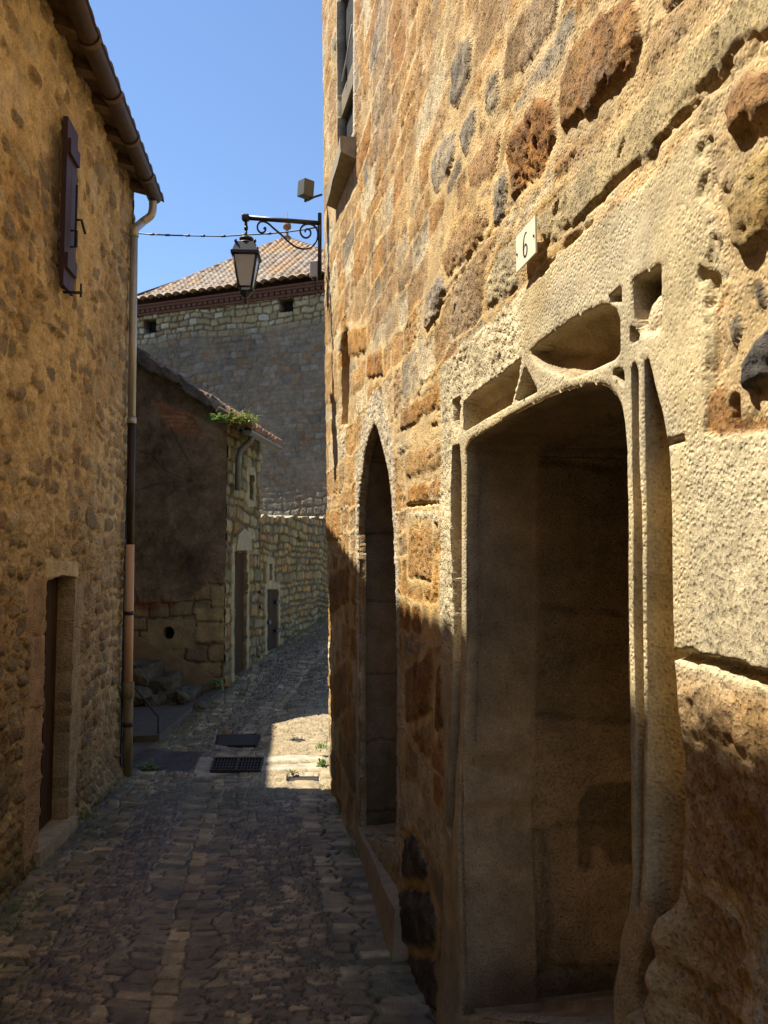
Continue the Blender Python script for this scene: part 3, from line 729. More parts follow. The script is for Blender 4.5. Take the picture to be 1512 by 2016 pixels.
# =================================================================== LEFT: shaded rubble house with gutter and downpipe
LW = Frame((-1.649, 0, 0), (-.09, 1, 0), (1, .09, 0), s_end=7.41, r=.04)
EAVE = 5.42
house_l = thing("rubble_house", "tall rubble house in shade with a maroon shutter, brown gutter and downpipe", "house", LW.P(4, 0))
sv = np.concatenate([grades((-5, 4.1, .12))[:-1], grades((4.1, 7.40, .0085)), LW.se + np.linspace(0, .065, 6), LW.se + np.linspace(.15, 3., 14)])
zv = grades((-.3, 2.6, .0085), (2.6, EAVE, .0115))
S, Z = np.meshgrid(sv, zv); tol = tuple(np.meshgrid(spacing(sv), spacing(zv))); S0, Z0 = S.copy(), Z.copy()
DL0, DL1, DLZ0, DLZ1 = 5.21, 5.86, .12, 1.775
doorp = np.array([(DL0, DLZ0), (DL1, DLZ0 - .05), (DL1 - .005, .9), (DL1 + .01, DLZ1 + .005), (5.5, DLZ1 + .02), (DL0, DLZ1 - .02), (DL0 + .012, 1.0)])
SH0, SH1, SHZ0, SHZ1 = 5.25, 5.49, 3.67, 4.80
winp = np.array([(SH0 + .02, SHZ0 + .03), (SH1 + .16, SHZ0 + .03), (SH1 + .16, SHZ1 - .06), (SH0 + .02, SHZ1 - .06)])
Dd = snap(S, Z, doorp, tol); Dw = snap(S, Z, winp, tol)
sd, q1, q2, q3, cid = rubble(S0, Z0, 41, rh=(.07, .15), cw=(.09, .26), mort=(.015, .055), warp=.045, rnd=.9)
nA = fbm(S0 * 2, Z0 * 2, 131, 4); nB = fbm(S0 * 8, Z0 * 8, 132, 4); nC = fbm(S0 * 30, Z0 * 30, 133, 3); nD = fbm(S0 * 16, Z0 * 16, 134, 4)
bare = np.clip(.42 + .55 * sstep(5.9, 7.1, S0) * sstep(4.6, 2.4, Z0) + .3 * sstep(2.2, .6, Z0) + .5 * nA, 0, 1)
m = sstep(.007, -.009, sd) * sstep(.75, .5, q3 + .55 - bare)
Hm = .010 * nA + .024 * nD + .009 * nC + .012 * np.maximum(nB, 0)
Hs = (1 - np.exp(np.minimum(sd, 0) / .012)) * (-.014 + .040 * q1) + .004 + .010 * nB + .006 * nC
H = Hm * (1 - m) + Hs * m
MORL = C_(.54, .42, .235)
Cm = mix(np.broadcast_to(MORL, S.shape + (3,)), np.broadcast_to(C_(.42, .30, .15), S.shape + (3,)), sstep(-.1, .5, nA)) * (1 + .12 * nB + .12 * nD)[..., None]
Cs = palette(q2, [C_(.38, .285, .16), C_(.29, .23, .15), C_(.44, .35, .21), C_(.30, .21, .115), C_(.25, .205, .145), C_(.5, .42, .27)], [3, 3, 2, 2, 2, .8]) * (1 + .2 * nB + .12 * nC)[..., None]
Cw = mix(Cm, Cs, m * .9)
Cw = mix(Cw, Cw * C_(.55, .52, .48), sstep(2.9, .2, Z0 + .5 * nA) * .75)  # darker tone painted towards the bottom, where less bounce light reaches
# mossy foot
Cw = mix(Cw, np.broadcast_to(C_(.10, .105, .045), Cw.shape), sstep(.35, .02, Z0 + .12 * nB) * .6)
H += .05 * sstep(.16 + .03 * nB, .08, Z0) * sstep(5.85, 6.0, S0)
jn = sstep(.010, .0, np.abs(sd - .004)) * sstep(-.2, .3, fbm(S0 * 2.1, Z0 * 2.1, 138, 3)) * sstep(.75, .5, q3 + .5 - bare); H -= .012 * jn; Cw = mix(Cw, Cw * .62, jn * .6)
# holes of lost mortar
f1, f2, _ = voro(S0 * 13, Z0 * 15, 135); lost = (1 - sstep(.06, .22, f1)) * sstep(0, .4, fbm(S0 * 2.7, Z0 * 2.7, 136, 3))
H -= .016 * lost; Cw = mix(Cw, Cw * .6, lost * .5)
# dressed stones framing door and window
reg = np.zeros(S.shape, np.int8)
def dress(x0, x1, z0, z1, col, o=.004):
    global H, Cw
    d_ = np.maximum(np.abs(S0 - (x0 + x1) / 2) - (x1 - x0) / 2, np.abs(Z0 - (z0 + z1) / 2) - (z1 - z0) / 2) + .008 * nB
    mm = sstep(.008, -.008, d_); H = H * (1 - mm) + (o + .004 * nB + .002 * nC) * mm
    Cw = mix(Cw, C_(*col) * (1 + .10 * nB + .1 * nC)[..., None], mm)
dress(5.16, 5.93, 1.775, 1.885, (.55, .44, .26), .012)
for i, (a, b) in enumerate([(.1, .55), (.56, 1.0), (1.01, 1.42), (1.43, 1.77)]):
    dress(4.93 - .06 * (i % 2), 5.215, a, b, (.38, .25, .13)); dress(5.86, 6.06 + .07 * (i % 2), a, b, (.36, .28, .165))
dress(SH1 + .16, SH1 + .34, SHZ0, SHZ1, (.52, .40, .20)); dress(SH0 - .02, SH1 + .3, SHZ1 - .06, SHZ1 + .13, (.45, .33, .17))
for (x0, y0, w_, h_) in [(185, 370, 16, 45), (40, 180, 30, 50), (10, 190, 18, 50), (120, 330, 6, 60)]:
    s_, z_ = LW.sz(x0, y0); dress(s_ - .1, s_ + .1, z_ - .13, z_ + .13, (.55, .44, .27), .004)
# soft dark band at the near side of the shutter
dark_band = sstep(.34, .02, SH0 - S0) * (S0 < SH0 + .02) * sstep(SHZ0 - .35, SHZ0 + .1, Z0) * sstep(SHZ1 + .1, SHZ1 - .25, Z0)
Cw = mix(Cw, np.broadcast_to(C_(.05, .04, .03), Cw.shape), np.clip(dark_band * (1.0 + .2 * nB), 0, 1) * .96)
for D_, dep, c_, code in ((Dd, .17, C_(.30, .225, .125), 1), (Dw, .16, C_(.42, .31, .15), 2)):
    k = D_ > 0; H[k] = -dep; Cw[k] = c_ * (1 + .2 * nB[k])[:, None]; reg[k] = code
G = .4 + .6 * m
PT = LW.place(S, Z, H + .02 * fbm(S0 * .6, Z0 * .6, 137, 2)).reshape(-1, 3)
Q = quads(*S.shape); Hf = H.ravel()[Q]; flat = (Hf.max(1) - Hf.min(1)) > .05
fr = reg.ravel()[Q].max(1); col4 = np.concatenate([Cw.reshape(-1, 3), G.reshape(-1, 1)], 1)
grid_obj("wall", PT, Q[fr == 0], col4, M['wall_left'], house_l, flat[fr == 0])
dfr = grid_obj("door_frame", PT, Q[fr == 1], col4, M['wall_left'], house_l, flat[fr == 1])
wfr = grid_obj("window_opening", PT, Q[fr == 2], col4, M['wall_left'], house_l, flat[fr == 2])
mb = MB(); q = [LW.P(-5, -.3, -.3), LW.P(7.41, -.3, -.3), LW.P(7.41, -.3, -5), LW.P(-5, -.3, -5)]
mb.hexa(q, [p + Vector((0, 0, EAVE + .25)) for p in q]); mb.build("house_body", M['render'], house_l)
# plank door set in the opening
mb = MB()
for i in range(5):
    a = DL0 + .0 + i * .128; b, t = wall_box(LW, a + .004, a + .124, .13, 1.79, -.14, -.105 + .003 * (i % 2)); mb.hexa(b, t)
dl = mb.build("door", M['wood'], house_l)
mb = MB(); hz = .83; hs = LW.sz(95, 1395, -.1)[0]
hs = DL0 + .10
mb.tube([LW.P(hs, hz - .07, -.10), LW.P(hs, hz - .06, -.05), LW.P(hs, hz + .06, -.05), LW.P(hs, hz + .07, -.10)], .008, 6); mb.build("door_handle", M['iron'], dl)
mb = MB(); b, t = wall_box(LW, 5.14, 5.94, -.1, .125, -.16, .045); mb.hexa(b, t).sub(3).jitter(.015, 6, 4); mb.build("threshold", M['paleledge'], house_l)
# shutter: narrow boarded leaf with its ironwork
mb = MB(); nb = 2; w_ = (SH1 - SH0) / nb
for i in range(nb):
    b, t = wall_box(LW, SH0 + i * w_ + .002, SH0 + (i + 1) * w_ - .002, SHZ0, SHZ1, .012, .045); mb.hexa(b, t)
sh = mb.build("window_shutter", M['maroon'], house_l)
for z0 in (SHZ0 + .12, SHZ1 - .24):
    mb = MB(); b, t = wall_box(LW, SH0 + .015, SH1 - .012, z0, z0 + .10, .045, .066); mb.hexa(b, t); mb.build("batten", M['maroon'], sh)
mb = MB(); mb.tube([LW.P(SH1 - .10, SHZ0 + .30, .075), LW.P(SH1 - .10, SHZ1 - .40, .075)], .008, 6)
mb.tube([LW.P(SH1 - .10, 4.16, .07), LW.P(SH1 - .10, 4.16, .11), LW.P(SH1 - .02, 4.10, .115)], .010, 6)
mb.tube([LW.P(SH1 - .16, 4.06, .06), LW.P(SH1 - .16, 4.06, .10), LW.P(SH1 - .16, 3.95, .10), LW.P(SH1 - .16, 3.95, .06)], .007, 6); mb.build("latch", M['iron'], sh)
mb = MB(); mb.tube([LW.P(SH0 + .10, SHZ0 - .02, .0), LW.P(SH0 + .10, SHZ0 - .02, .14)], .010, 6); mb.tube([LW.P(SH0 + .10, SHZ0 - .05, .13), LW.P(SH0 + .10, SHZ0 + .04, .13)], .007, 6); mb.build("shutter_stay", M['iron'], sh)
# roof: boards on rafter ends, tile edge, gutter; the eave's unseen near end is raised to lift its shadow opposite
def EP(s, z, off): return LW.P(s, z + .155 * max(0., 5.0 - max(s, -1.)), off)
mb = MB()
for sa, sb in ((-5, -1), (-1, 5.0), (5.0, 7.50)):
    b = [EP(sa, 5.40, -.10), EP(sb, 5.40, -.10), EP(sb, 5.28, .20), EP(sa, 5.28, .20)]
    mb.hexa(b, [p + Vector((0, 0, .03)) for p in b])
    b = [EP(sa, 7.30, -4.4), EP(sb, 7.30, -4.4), EP(sb, 5.40, -.10), EP(sa, 5.40, -.10)]
    mb.hexa(b, [p + Vector((0, 0, .05)) for p in b])
    if sb < 5.5: b = [LW.P(sa, 5.30, -.30), LW.P(sb, 5.30, -.30), LW.P(sb, 5.30, -.02), LW.P(sa, 5.30, -.02)]; mb.hexa(b, [EP(sa, 5.42, -.30), EP(sb, 5.42, -.30), EP(sb, 5.42, -.02), EP(sa, 5.42, -.02)])
roof = mb.build("roof", M['rafter'], house_l)
mb = MB(); s_ = -5.
while s_ < 7.45:                                                        # clay tiles along the eave
    pts = []
    A = [EP(s_, 5.34, .34), EP(s_ + .17, 5.34, .34)]
    ring0 = []; ring1 = []
    for k in range(7):
        a = math.pi * k / 6; c = s_ + .085 - .085 * math.cos(a); h = .05 * math.sin(a)
        ring0.append(mb.bm.verts.new(EP(c, 5.295 + h, .255))); ring1.append(mb.bm.verts.new(EP(c, 5.56 + h, -.2)))
    for k in range(6): mb.bm.faces.new((ring0[k], ring0[k + 1], ring1[k + 1], ring1[k]))
    mb.bm.faces.new(ring0)
    s_ += .18
mb.build("tile_edge", M['darktile'], roof)
s_ = 7.28; i = 0
while s_ > 3.0:
    mb = MB(); b, t = wall_box(LW, s_ - .055, s_ + .055, 5.29, 5.40, -.05, .15)
    b[2] -= Vector((0, 0, .05)); b[3] -= Vector((0, 0, .05)); t[2] -= Vector((0, 0, .07)); t[3] -= Vector((0, 0, .07))
    mb.hexa(b, t).sub(1).jitter(.008, 8, i); mb.build("rafter", M['rafter'], roof); s_ -= .44; i += 1
gut = thing("eaves_gutter", None, None, EP(4, 5.27, .27)); gut.parent = house_l; gut.matrix_parent_inverse = Matrix.Translation(-root_loc(house_l))
mb = MB(); prof = [(math.cos(a), math.sin(a)) for a in np.linspace(math.pi, 2 * math.pi, 13)]
GO, GZ, GR = .195, 5.275, .066
def gpt(s, a_, r): return EP(s, GZ + r * a_[1], GO + r * a_[0])
ss = np.linspace(-5, 7.44, 60); rings = [[mb.bm.verts.new(gpt(s, a_, GR)) for a_ in prof] for s in ss]
for A, B in zip(rings, rings[1:]):
    for k in range(12): f = mb.bm.faces.new((A[k], A[k + 1], B[k + 1], B[k])); f.smooth = True
mb.bm.faces.new(rings[-1])
mb.build("gutter_trough", M['gutter'], gut)
mb = MB(); mb.tube([EP(s_, GZ + .004, GO + GR) for s_ in (-5, -1, 5.0, 7.44)], .011, 8); mb.build("gutter_rim", M['maroon'], gut)
s_ = 7.0
while s_ > 3.2:
    mb = MB(); A = [mb.bm.verts.new(gpt(s_ - .025, a_, GR + .009)) for a_ in prof]; B = [mb.bm.verts.new(gpt(s_ + .025, a_, GR + .009)) for a_ in prof]
    for k in range(12): mb.bm.faces.new((A[k], A[k + 1], B[k + 1], B[k]))
    mb.build("gutter_joint", M['rafter'], gut); s_ -= .62
# downpipe in four lengths
pipe = thing("downpipe", None, None, LW.P(7.3, 0, .07)); pipe.parent = house_l; pipe.matrix_parent_inverse = Matrix.Translation(-root_loc(house_l))
pt, pb = LW.sz(264, 450, .07), LW.sz(251, 1490, .07)
def pz(py): return LW.sz(257, py, .07)[1]
def pp_(z, off=.07):
    k = (z - pb[1]) / (pt[1] - pb[1]); return LW.P(pb[0] + (pt[0] - pb[0]) * k, z, off)
ztop = pz(446)
for nm, y0, y1, mt, r_ in (("pipe_zinc", 446, 824, 'zinc', .034), ("pipe_brown", 824, 1072, 'brownpaint', .034), ("pipe_pale", 1072, 1342, 'pinkpipe', .037), ("pipe_cast", 1342, 1530, 'mosspipe', .042)):
    MB().tube([pp_(max(pz(y1), -.02)), pp_(pz(y0))], r_, 16).build("pipe_length", M[mt], pipe)
for y, r_, mt, h_ in ((446, .041, 'zinc', .03), (824, .041, 'zinc', .035), (1205, .043, 'iron', .022), (1350, .050, 'mosspipe', .09), (1420, .047, 'rust_iron', .025)):
    MB().tube([pp_(pz(y) - h_), pp_(pz(y) + h_ * .5)], r_, 16).build("pipe_collar", M[mt], pipe)
neck = [LW.P(7.36, 5.20, .195), LW.P(7.36, 5.13, .195), LW.P(7.355, 5.075, .185), LW.P(7.35, 5.04, .16), LW.P(7.345, 5.01, .125), LW.P(7.34, 4.98, .095), pp_(ztop + .04, .08), pp_(ztop - .02)]
nk = []
for i in range(len(neck) - 1):
    for k in range(4): 
        p0, p1, p2, p3 = neck[max(i - 1, 0)], neck[i], neck[i + 1], neck[min(i + 2, len(neck) - 1)]; t_ = k / 4
        nk.append(.5 * ((2 * p1) + (p2 - p0) * t_ + (2 * p0 - 5 * p1 + 4 * p2 - p3) * t_ ** 2 + (3 * p1 - p0 - 3 * p2 + p3) * t_ ** 3))
nk.append(neck[-1]); MB().tube(nk, .036, 16).build("swan_neck", M['zinc'], pipe)
MB().tube([LW.P(7.36 + .01 * math.sin(z * 3), z, .02) for z in np.linspace(.1, 5.2, 24)], .007, 5).build("wall_cable", M['iron'], house_l)

# =================================================================== far small house, garden wall, tower house
CXY = np.array([-2.225, 11.64, 0])
FD = np.array([.15, 1, 0]); FN = np.array([1, -.15, 0])
GF = Frame(CXY, (-1, .03, 0), (-.03, -1, 0)); FF = Frame(CXY, FD, FN)
cott = thing("stone_cottage", "small dark plastered cottage with a sloping tiled roof and a stone street front", "house", (CXY[0], CXY[1], .15))
def gable_top(s): return 4.02 + .655 * s
sv = grades((0, 2.6, .013), (2.6, 5.2, .05)); tv = np.linspace(0, 1, 330)
S, T = np.meshgrid(sv, tv); Z = -.1 + T * (gable_top(S) + .1); tol = np.full(S.shape, .0085); S0, Z0 = S.copy(), Z.copy()
gp = GF.poly
hole = np.array([(3.0 - 2.24 + .085 * math.cos(a), GF.sz(332, 1246)[1] + .092 * math.sin(a)) for a in np.linspace(0, 2 * math.pi, 22)[:-1]]); hole[:, 0] += GF.sz(332, 1246)[0] - .76
Dh = snap(S, Z, hole, tol)
sd, q1, q2, q3, _ = rubble(S0, Z0, 51, rh=(.16, .28), cw=(.25, .6), mort=(.01, .03), warp=.03)
nA = fbm(S0 * 2, Z0 * 2, 231, 4); nB = fbm(S0 * 8, Z0 * 8, 232, 4); nC = fbm(S0 * 25, Z0 * 25, 233, 3)
PL = C_(.125, .098, .066)
Cp = PL * (1 + .55 * nA + .35 * nB + .3 * nC)[..., None]; Cp = mix(Cp, np.broadcast_to(C_(.20, .17, .125), Cp.shape), sstep(.3, .6, fbm(S0 * 5, Z0 * 2.2, 239, 5)) * .5)
Cs = palette(q2, [C_(.24, .185, .10), C_(.20, .165, .10), C_(.27, .18, .09), C_(.17, .14, .09)], [2, 2, 1, 1]) * (1 + .25 * nB)[..., None]
line = GF.poly([(440, 1140), (400, 1150), (370, 1165), (345, 1180), (300, 1160), (265, 1170)])
zl = np.interp(S0, [0, .25, .45, .6, .9, 1.2, 5], [1.75, 1.65, 1.52, 1.42, 1.5, 1.45, 1.4]) + .05 * nB
expo = sstep(.03, -.03, Z0 - zl)
m = sstep(.012, -.012, sd)
H = (.006 * nB + .003 * nC) * (1 - expo) + expo * (-.02 + m * (.02 + .02 * q1) + .008 * nB)
Cw = mix(Cp, mix(np.broadcast_to(C_(.15, .12, .075), Cp.shape), Cs, m), expo)
# brick showing under the verge
br = gp([(300, 790), (345, 800), (412, 835), (408, 862), (360, 858), (330, 845), (312, 815)])
db, _, _ = sdf(S0, Z0, br); db = db + .05 * nB
bsd, b1, b2, b3, _ = rubble(S0, Z0, 53, rh=(.055, .062), cw=(.18, .24), mort=(.008, .014), warp=.008, rnd=.2)
mb_ = sstep(.02, -.02, db); bm_ = sstep(.004, -.004, bsd)
Cw = mix(Cw, mix(np.broadcast_to(C_(.16, .12, .08), Cw.shape), palette(b2, [C_(.27, .125, .065), C_(.22, .11, .06), C_(.31, .17, .09)], [1, 1, 1]), bm_), mb_)
H = H * (1 - mb_) + mb_ * (-.018 + .014 * bm_ + .004 * nC)
pl2 = gp([(385, 822), (440, 845), (438, 868), (400, 858)]); d2, _, _ = sdf(S0, Z0, pl2); Cw = mix(Cw, C_(.24, .19, .13) * (1 + .2 * nB)[..., None], sstep(.03, -.03, d2 + .03 * nB))
rb = gp([(262, 1183), (300, 1186), (340, 1176), (342, 1192), (300, 1200), (262, 1200)]); d2, _, _ = sdf(S0, Z0, rb); Cw = mix(Cw, C_(.20, .075, .04) * (1 + .4 * nB)[..., None], sstep(.02, -.02, d2 + .04 * nB) * .8)
blockp = gp([(290, 1222), (383, 1220), (383, 1276), (290, 1278)]); d2, _, _ = sdf(S0, Z0, blockp); mm = sstep(.006, -.006, d2 + .008 * nB)
Cw = mix(Cw, C_(.25, .20, .115) * (1 + .15 * nB)[..., None], mm); H = H * (1 - mm) + .014 * mm
for (a, b, c, d) in [(415, 1155, 440, 1192), (385, 1198, 440, 1222), (388, 1226, 440, 1262)]:
    d2, _, _ = sdf(S0, Z0, gp([(a, b), (c, b), (c, d), (a, d)])); mm = sstep(.006, -.01, d2 + .01 * nB); Cw = mix(Cw, C_(.29, .235, .13) * (1 + .2 * nB)[..., None], mm); H = H * (1 - mm) + (.02 + .005 * nB) * mm
# old creeper stems that left their mark on the plaster
for st in ([(268, 885), (300, 895), (325, 925), (350, 938), (380, 945)], [(268, 965), (310, 952), (350, 948), (380, 946)], [(320, 985), (350, 960), (380, 946)], [(330, 830), (350, 870), (372, 905)]):
    P_ = gp(st); d_ = np.full(S.shape, 9.)
    for (ax, ay), (bx, by) in zip(P_, P_[1:]):
        t_ = np.clip(((S0 - ax) * (bx - ax) + (Z0 - ay) * (by - ay)) / ((bx - ax) ** 2 + (by - ay) ** 2), 0, 1); d_ = np.minimum(d_, np.hypot(S0 - ax - t_ * (bx - ax), Z0 - ay - t_ * (by - ay)))
    k_ = sstep(.02, .004, d_ + .01 * nB); H += .008 * k_; Cw = mix(Cw, np.broadcast_to(C_(.05, .04, .03), Cw.shape), k_ * .7)
reg = np.zeros(S.shape, np.int8); k = Dh > 0; H[k] = -.4; Cw[k] = .01; reg[k] = 1
G = .75 + .2 * expo
PT = GF.place(S, Z, H).reshape(-1, 3); Q = quads(*S.shape); Hf = H.ravel()[Q]; flat = (Hf.max(1) - Hf.min(1)) > .06
col4 = np.concatenate([Cw.reshape(-1, 3), G.reshape(-1, 1)], 1); fr = reg.ravel()[Q].max(1)
grid_obj("gable_wall", PT, Q[fr == 0], col4, M['wall_left'], cott, flat[fr == 0])
grid_obj("round_vent", PT, Q[fr == 1], col4, M['wall_left'], cott, flat[fr == 1])
# sloping plastered base of the gable behind the steps
mb = MB(); P_ = gp([(440, 1350), (430, 1338), (350, 1292), (262, 1248), (262, 1420), (440, 1420)])
P_[-1, 1] = P_[-2, 1] = -.05
mb.hexa([GF.P(x, z, -.02) for x, z in P_], [GF.P(x, z, .07) for x, z in P_]); mb.build("plaster_base", plain("brown_plaster", (.17, .125, .075), .9, 0, var=.25, scale=7, bump=.006), cott)

# street front of the cottage and the garden wall that carries on from it
def facade(sv, zfun, nz_, seed, openings, base_cols, rh, cw, root, part_name, opaque_quoin=False):
    T = np.linspace(0, 1, nz_); S, Tt = np.meshgrid(sv, T); Z = -.1 + Tt * (zfun(S) + .1)
    tol = np.full(S.shape, .011); S0, Z0 = S.copy(), Z.copy(); res = []
    for nm, px, dep, c_ in openings: res.append((nm, snap(S, Z, FF.poly(px), tol), dep, c_))
    sd, q1, q2, q3, _ = rubble(S0, Z0, seed, rh=rh, cw=cw, mort=(.015, .05), warp=.04, rnd=.6)
    nA = fbm(S0 * 1.5, Z0 * 1.5, seed + 1, 4); nB = fbm(S0 * 8, Z0 * 8, seed + 2, 4); nC = fbm(S0 * 25, Z0 * 25, seed + 3, 3)
    m = sstep(.012, -.016, sd)
    H = -.02 + m * (.015 + .035 * q1) + .010 * nB + .004 * nC
    Cs = palette(q2, base_cols, [1] * len(base_cols)) * (1 + .25 * nB + .1 * nA)[..., None]
    Cw = mix(C_(.11, .09, .05) * (1 + .2 * nB)[..., None], Cs, m)
    Cw = mix(Cw, np.broadcast_to(C_(.09, .10, .045), Cw.shape), sstep(.25, .7, nA) * .5)
    G = .3 + .7 * m; reg = np.zeros(S.shape, np.int8)
    for nm, px, dep, c_ in openings:
        P_ = FF.poly(px); d_, _, _ = sdf(S0, Z0, P_); mm = sstep(.13, .11, d_ + .03 * nB) * (d_ > 0)
        H = H * (1 - mm) + (.012 + .006 * nB) * mm; Cw = mix(Cw, C_(.36, .32, .185) * (1 + .18 * nB)[..., None], mm * .85)
    for i, (nm, D_, dep, c_) in enumerate(res):
        k = D_ > 0; H[k] = -dep; Cw[k] = C_(*c_) * (1 + .15 * nB[k])[:, None]; reg[k] = i + 1
    PT = FF.place(S, Z, H).reshape(-1, 3); Q = quads(*S.shape); Hf = H.ravel()[Q]; flat = (Hf.max(1) - Hf.min(1)) > .06
    col4 = np.concatenate([Cw.reshape(-1, 3), G.reshape(-1, 1)], 1); fr = reg.ravel()[Q].max(1)
    grid_obj(part_name, PT, Q[fr == 0], col4, M['wall_left'], root, flat[fr == 0]); outs = []
    for i, (nm, *_r) in enumerate(res): outs.append(grid_obj(nm, PT, Q[fr == i + 1], col4, M['wall_left'], root, flat[fr == i + 1]))
    return outs
YEL = [C_(.32, .25, .115), C_(.27, .20, .09), C_(.235, .205, .115), C_(.36, .30, .165), C_(.25, .15, .06), C_(.165, .15, .085)]
SFE = 1.62
facade(grades((0, SFE, .012)), lambda s: 3.98 + 0 * s, 330, 61,
       [("door_opening", [(461, 1085), (485, 1084), (485, 1200), (484, 1326), (460, 1334), (460, 1200)], .06, (.11, .085, .055)), ("window_opening", [(490, 934), (498, 936), (498, 986), (490, 982)], .05, (.08, .065, .045))],
       YEL, (.12, .24), (.16, .4), cott, "front_wall")
dl_ = FF.poly([(460, 1085), (486, 1326)])
mb = MB(); b, t = wall_box(FF, .32, .98, .2, 2.12, -.26, -.045); mb.hexa(b, t); mb.build("door", M['wood'], cott)
mb = MB(); L_ = FF.poly([(462, 1083), (492, 1083), (490, 1052), (478, 1040), (466, 1052)]); mb.hexa([FF.P(x, z, -.02) for x, z in L_], [FF.P(x, z, .035) for x, z in L_]); mb.build("lintel", plain("pale_lintel", (.29, .26, .16), .9, 0, var=.2, scale=9, bump=.006), cott)
gw = thing("garden_wall", "rough rubble garden wall with a low dark door running uphill past the cottage", "wall", FF.P(4, .6))
def gw_top(s): return 2.72 + .062 * (s - 1.6) + .02 * np.sin(s * 7) + .015 * np.sin(s * 17)
facade(grades((SFE, 11, .017)), gw_top, 230, 67,
       [("door_opening", [(525, 1160), (547, 1160), (547, 1274), (525, 1284)], .04, (.05, .042, .038)), ("slit_opening", [(528, 1110), (535, 1110), (535, 1142), (528, 1143)], .05, (.06, .05, .035))],
       [C_(.36, .28, .13), C_(.30, .22, .09), C_(.26, .22, .12), C_(.38, .23, .08), C_(.22, .17, .09)], (.09, .19), (.12, .32), gw, "stone_face")
mb = MB(); s_ = np.linspace(SFE, 11, 60)
for a, c in zip(s_, s_[1:]):
    mb.hexa([FF.P(a, -.2, -.5), FF.P(c, -.2, -.5), FF.P(c, -.2, -.03), FF.P(a, -.2, -.03)], [FF.P(a, gw_top(a), -.5), FF.P(c, gw_top(c), -.5), FF.P(c, gw_top(c), -.03), FF.P(a, gw_top(a), -.03)])
mb.jitter(.012, 5, 2); mb.build("wall_core", M['paleledge'], gw)
d0, d1 = FF.poly([(526, 1284), (547, 1160)])
mb = MB()
for i in range(4):
    w_ = (d1[0] - d0[0]) / 4; b, t = wall_box(FF, d0[0] + i * w_ + .004, d0[0] + (i + 1) * w_ - .004, .40, d1[1] - .01, -.06, -.012); mb.hexa(b, t)
gd = mb.build("door", M['greydoor'], gw)
for y in (1185, 1240):
    z_ = FF.sz(546, y)[1]; mb = MB(); b, t = wall_box(FF, d1[0] - .22, d1[0] + .10, z_ - .025, z_ + .025, -.02, .05); mb.hexa(b, t); mb.build("hinge", M['iron'], gd)
z_ = FF.sz(526, 1225)[1]; mb = MB(); b, t = wall_box(FF, d0[0] - .08, d0[0] + .06, z_ - .03, z_ + .03, -.02, .05); mb.hexa(b, t); mb.build("latch", M['iron'], gd)
# cottage body + roof of curved clay tiles
mb = MB()
bk = 1.42
def cpt(a, b, z): return Vector(CXY + np.array(GF.d) * a + np.array(FF.d) * b) + Vector((0, 0, z))
mb.hexa([cpt(.06, .45, -.1), cpt(.06, bk, -.1), cpt(5.2, bk, -.1), cpt(5.2, .45, -.1)], [cpt(.06, .45, 3.9), cpt(.06, bk, 3.9), cpt(5.2, bk, 7.2), cpt(5.2, .45, 7.2)]); mb.build("house_body", M['render'], cott)
mb = MB(); sl = .655; L_ = math.hypot(1, sl)
def rp(a, b, h): return cpt(a - h * sl / L_, b, 3.99 + sl * a + h / L_)            # a up-slope run, b along the eave, h above the slope
mb.hexa([rp(-.24, -.10, 0), rp(-.24, bk + .06, 0), rp(5.3, bk + .06, 0), rp(5.3, -.10, 0)], [rp(-.24, -.10, .06), rp(-.24, bk + .06, .06), rp(5.3, bk + .06, .06), rp(5.3, -.10, .06)])
rs = np.random.RandomState(3)
crow = mb.build("roof", M['darktile'], cott)
mb = MB(); nb = 10
for j in range(nb):
    b0 = -.04 + j * (bk + .0) / (nb - 1)
    for i in range(16):
        a0 = -.33 + i * .34; r0, r1 = .088, .072; ji = rs.uniform(-.015, .015, 3); rr0 = []; rr1 = []
        for k in range(7):
            t_ = math.pi * k / 6; rr0.append(mb.bm.verts.new(rp(a0 + ji[0], b0 + ji[1] - r0 * math.cos(t_), .075 + r0 * math.sin(t_)))); rr1.append(mb.bm.verts.new(rp(a0 + .42 + ji[0], b0 + ji[2] - r1 * math.cos(t_), .055 + r1 * math.sin(t_))))
        for k in range(6): mb.bm.faces.new((rr0[k], rr0[k + 1], rr1[k + 1], rr1[k]))
        mb.bm.faces.new(rr0)
mb.build("tiles", M['tile'], crow)
mb = MB()
for i in range(34):                                                    # mortar and broken tile bedded along the verge
    a0 = -.12 + i * .155; mb.box(rp(a0, -.10 + rs.uniform(-.03, .02), .05 + rs.uniform(-.02, .05)), (.2 + rs.uniform(0, .1), .16, .11 + rs.uniform(0, .07)), Matrix.Rotation(math.atan(sl) + rs.uniform(-.2, .2), 3, 'Y'), .02)
mb.jitter(.03, 9, 5); mb.build("verge", plain("dark_verge_mortar", (.075, .065, .052), .95, 0, var=.7, scale=14, bump=.012), crow)
mb = MB(); prof = [(math.cos(a), math.sin(a)) for a in np.linspace(math.pi, 2 * math.pi, 9)]
def cg(b, a_): return cpt(-.30 - .07 * a_[0], b, 3.83 + .07 * a_[1])
A = [mb.bm.verts.new(cg(-.05, a_)) for a_ in prof]; B = [mb.bm.verts.new(cg(bk + .12, a_)) for a_ in prof]
for k in range(8): mb.bm.faces.new((A[k], A[k + 1], B[k + 1], B[k]))
mb.bm.faces.new(A); mb.bm.faces.new(B); cgut = mb.build("gutter", M['darkzinc'], cott)
dp = [cpt(-.28, .22, 3.80), cpt(-.27, .22, 3.72), cpt(-.20, .22, 3.66), cpt(-.12, .22, 3.58), cpt(-.09, .22, 3.45), cpt(-.09, .22, 3.0)]
MB().tube(dp, .042, 10).build("downpipe", M['darkzinc'], cott)

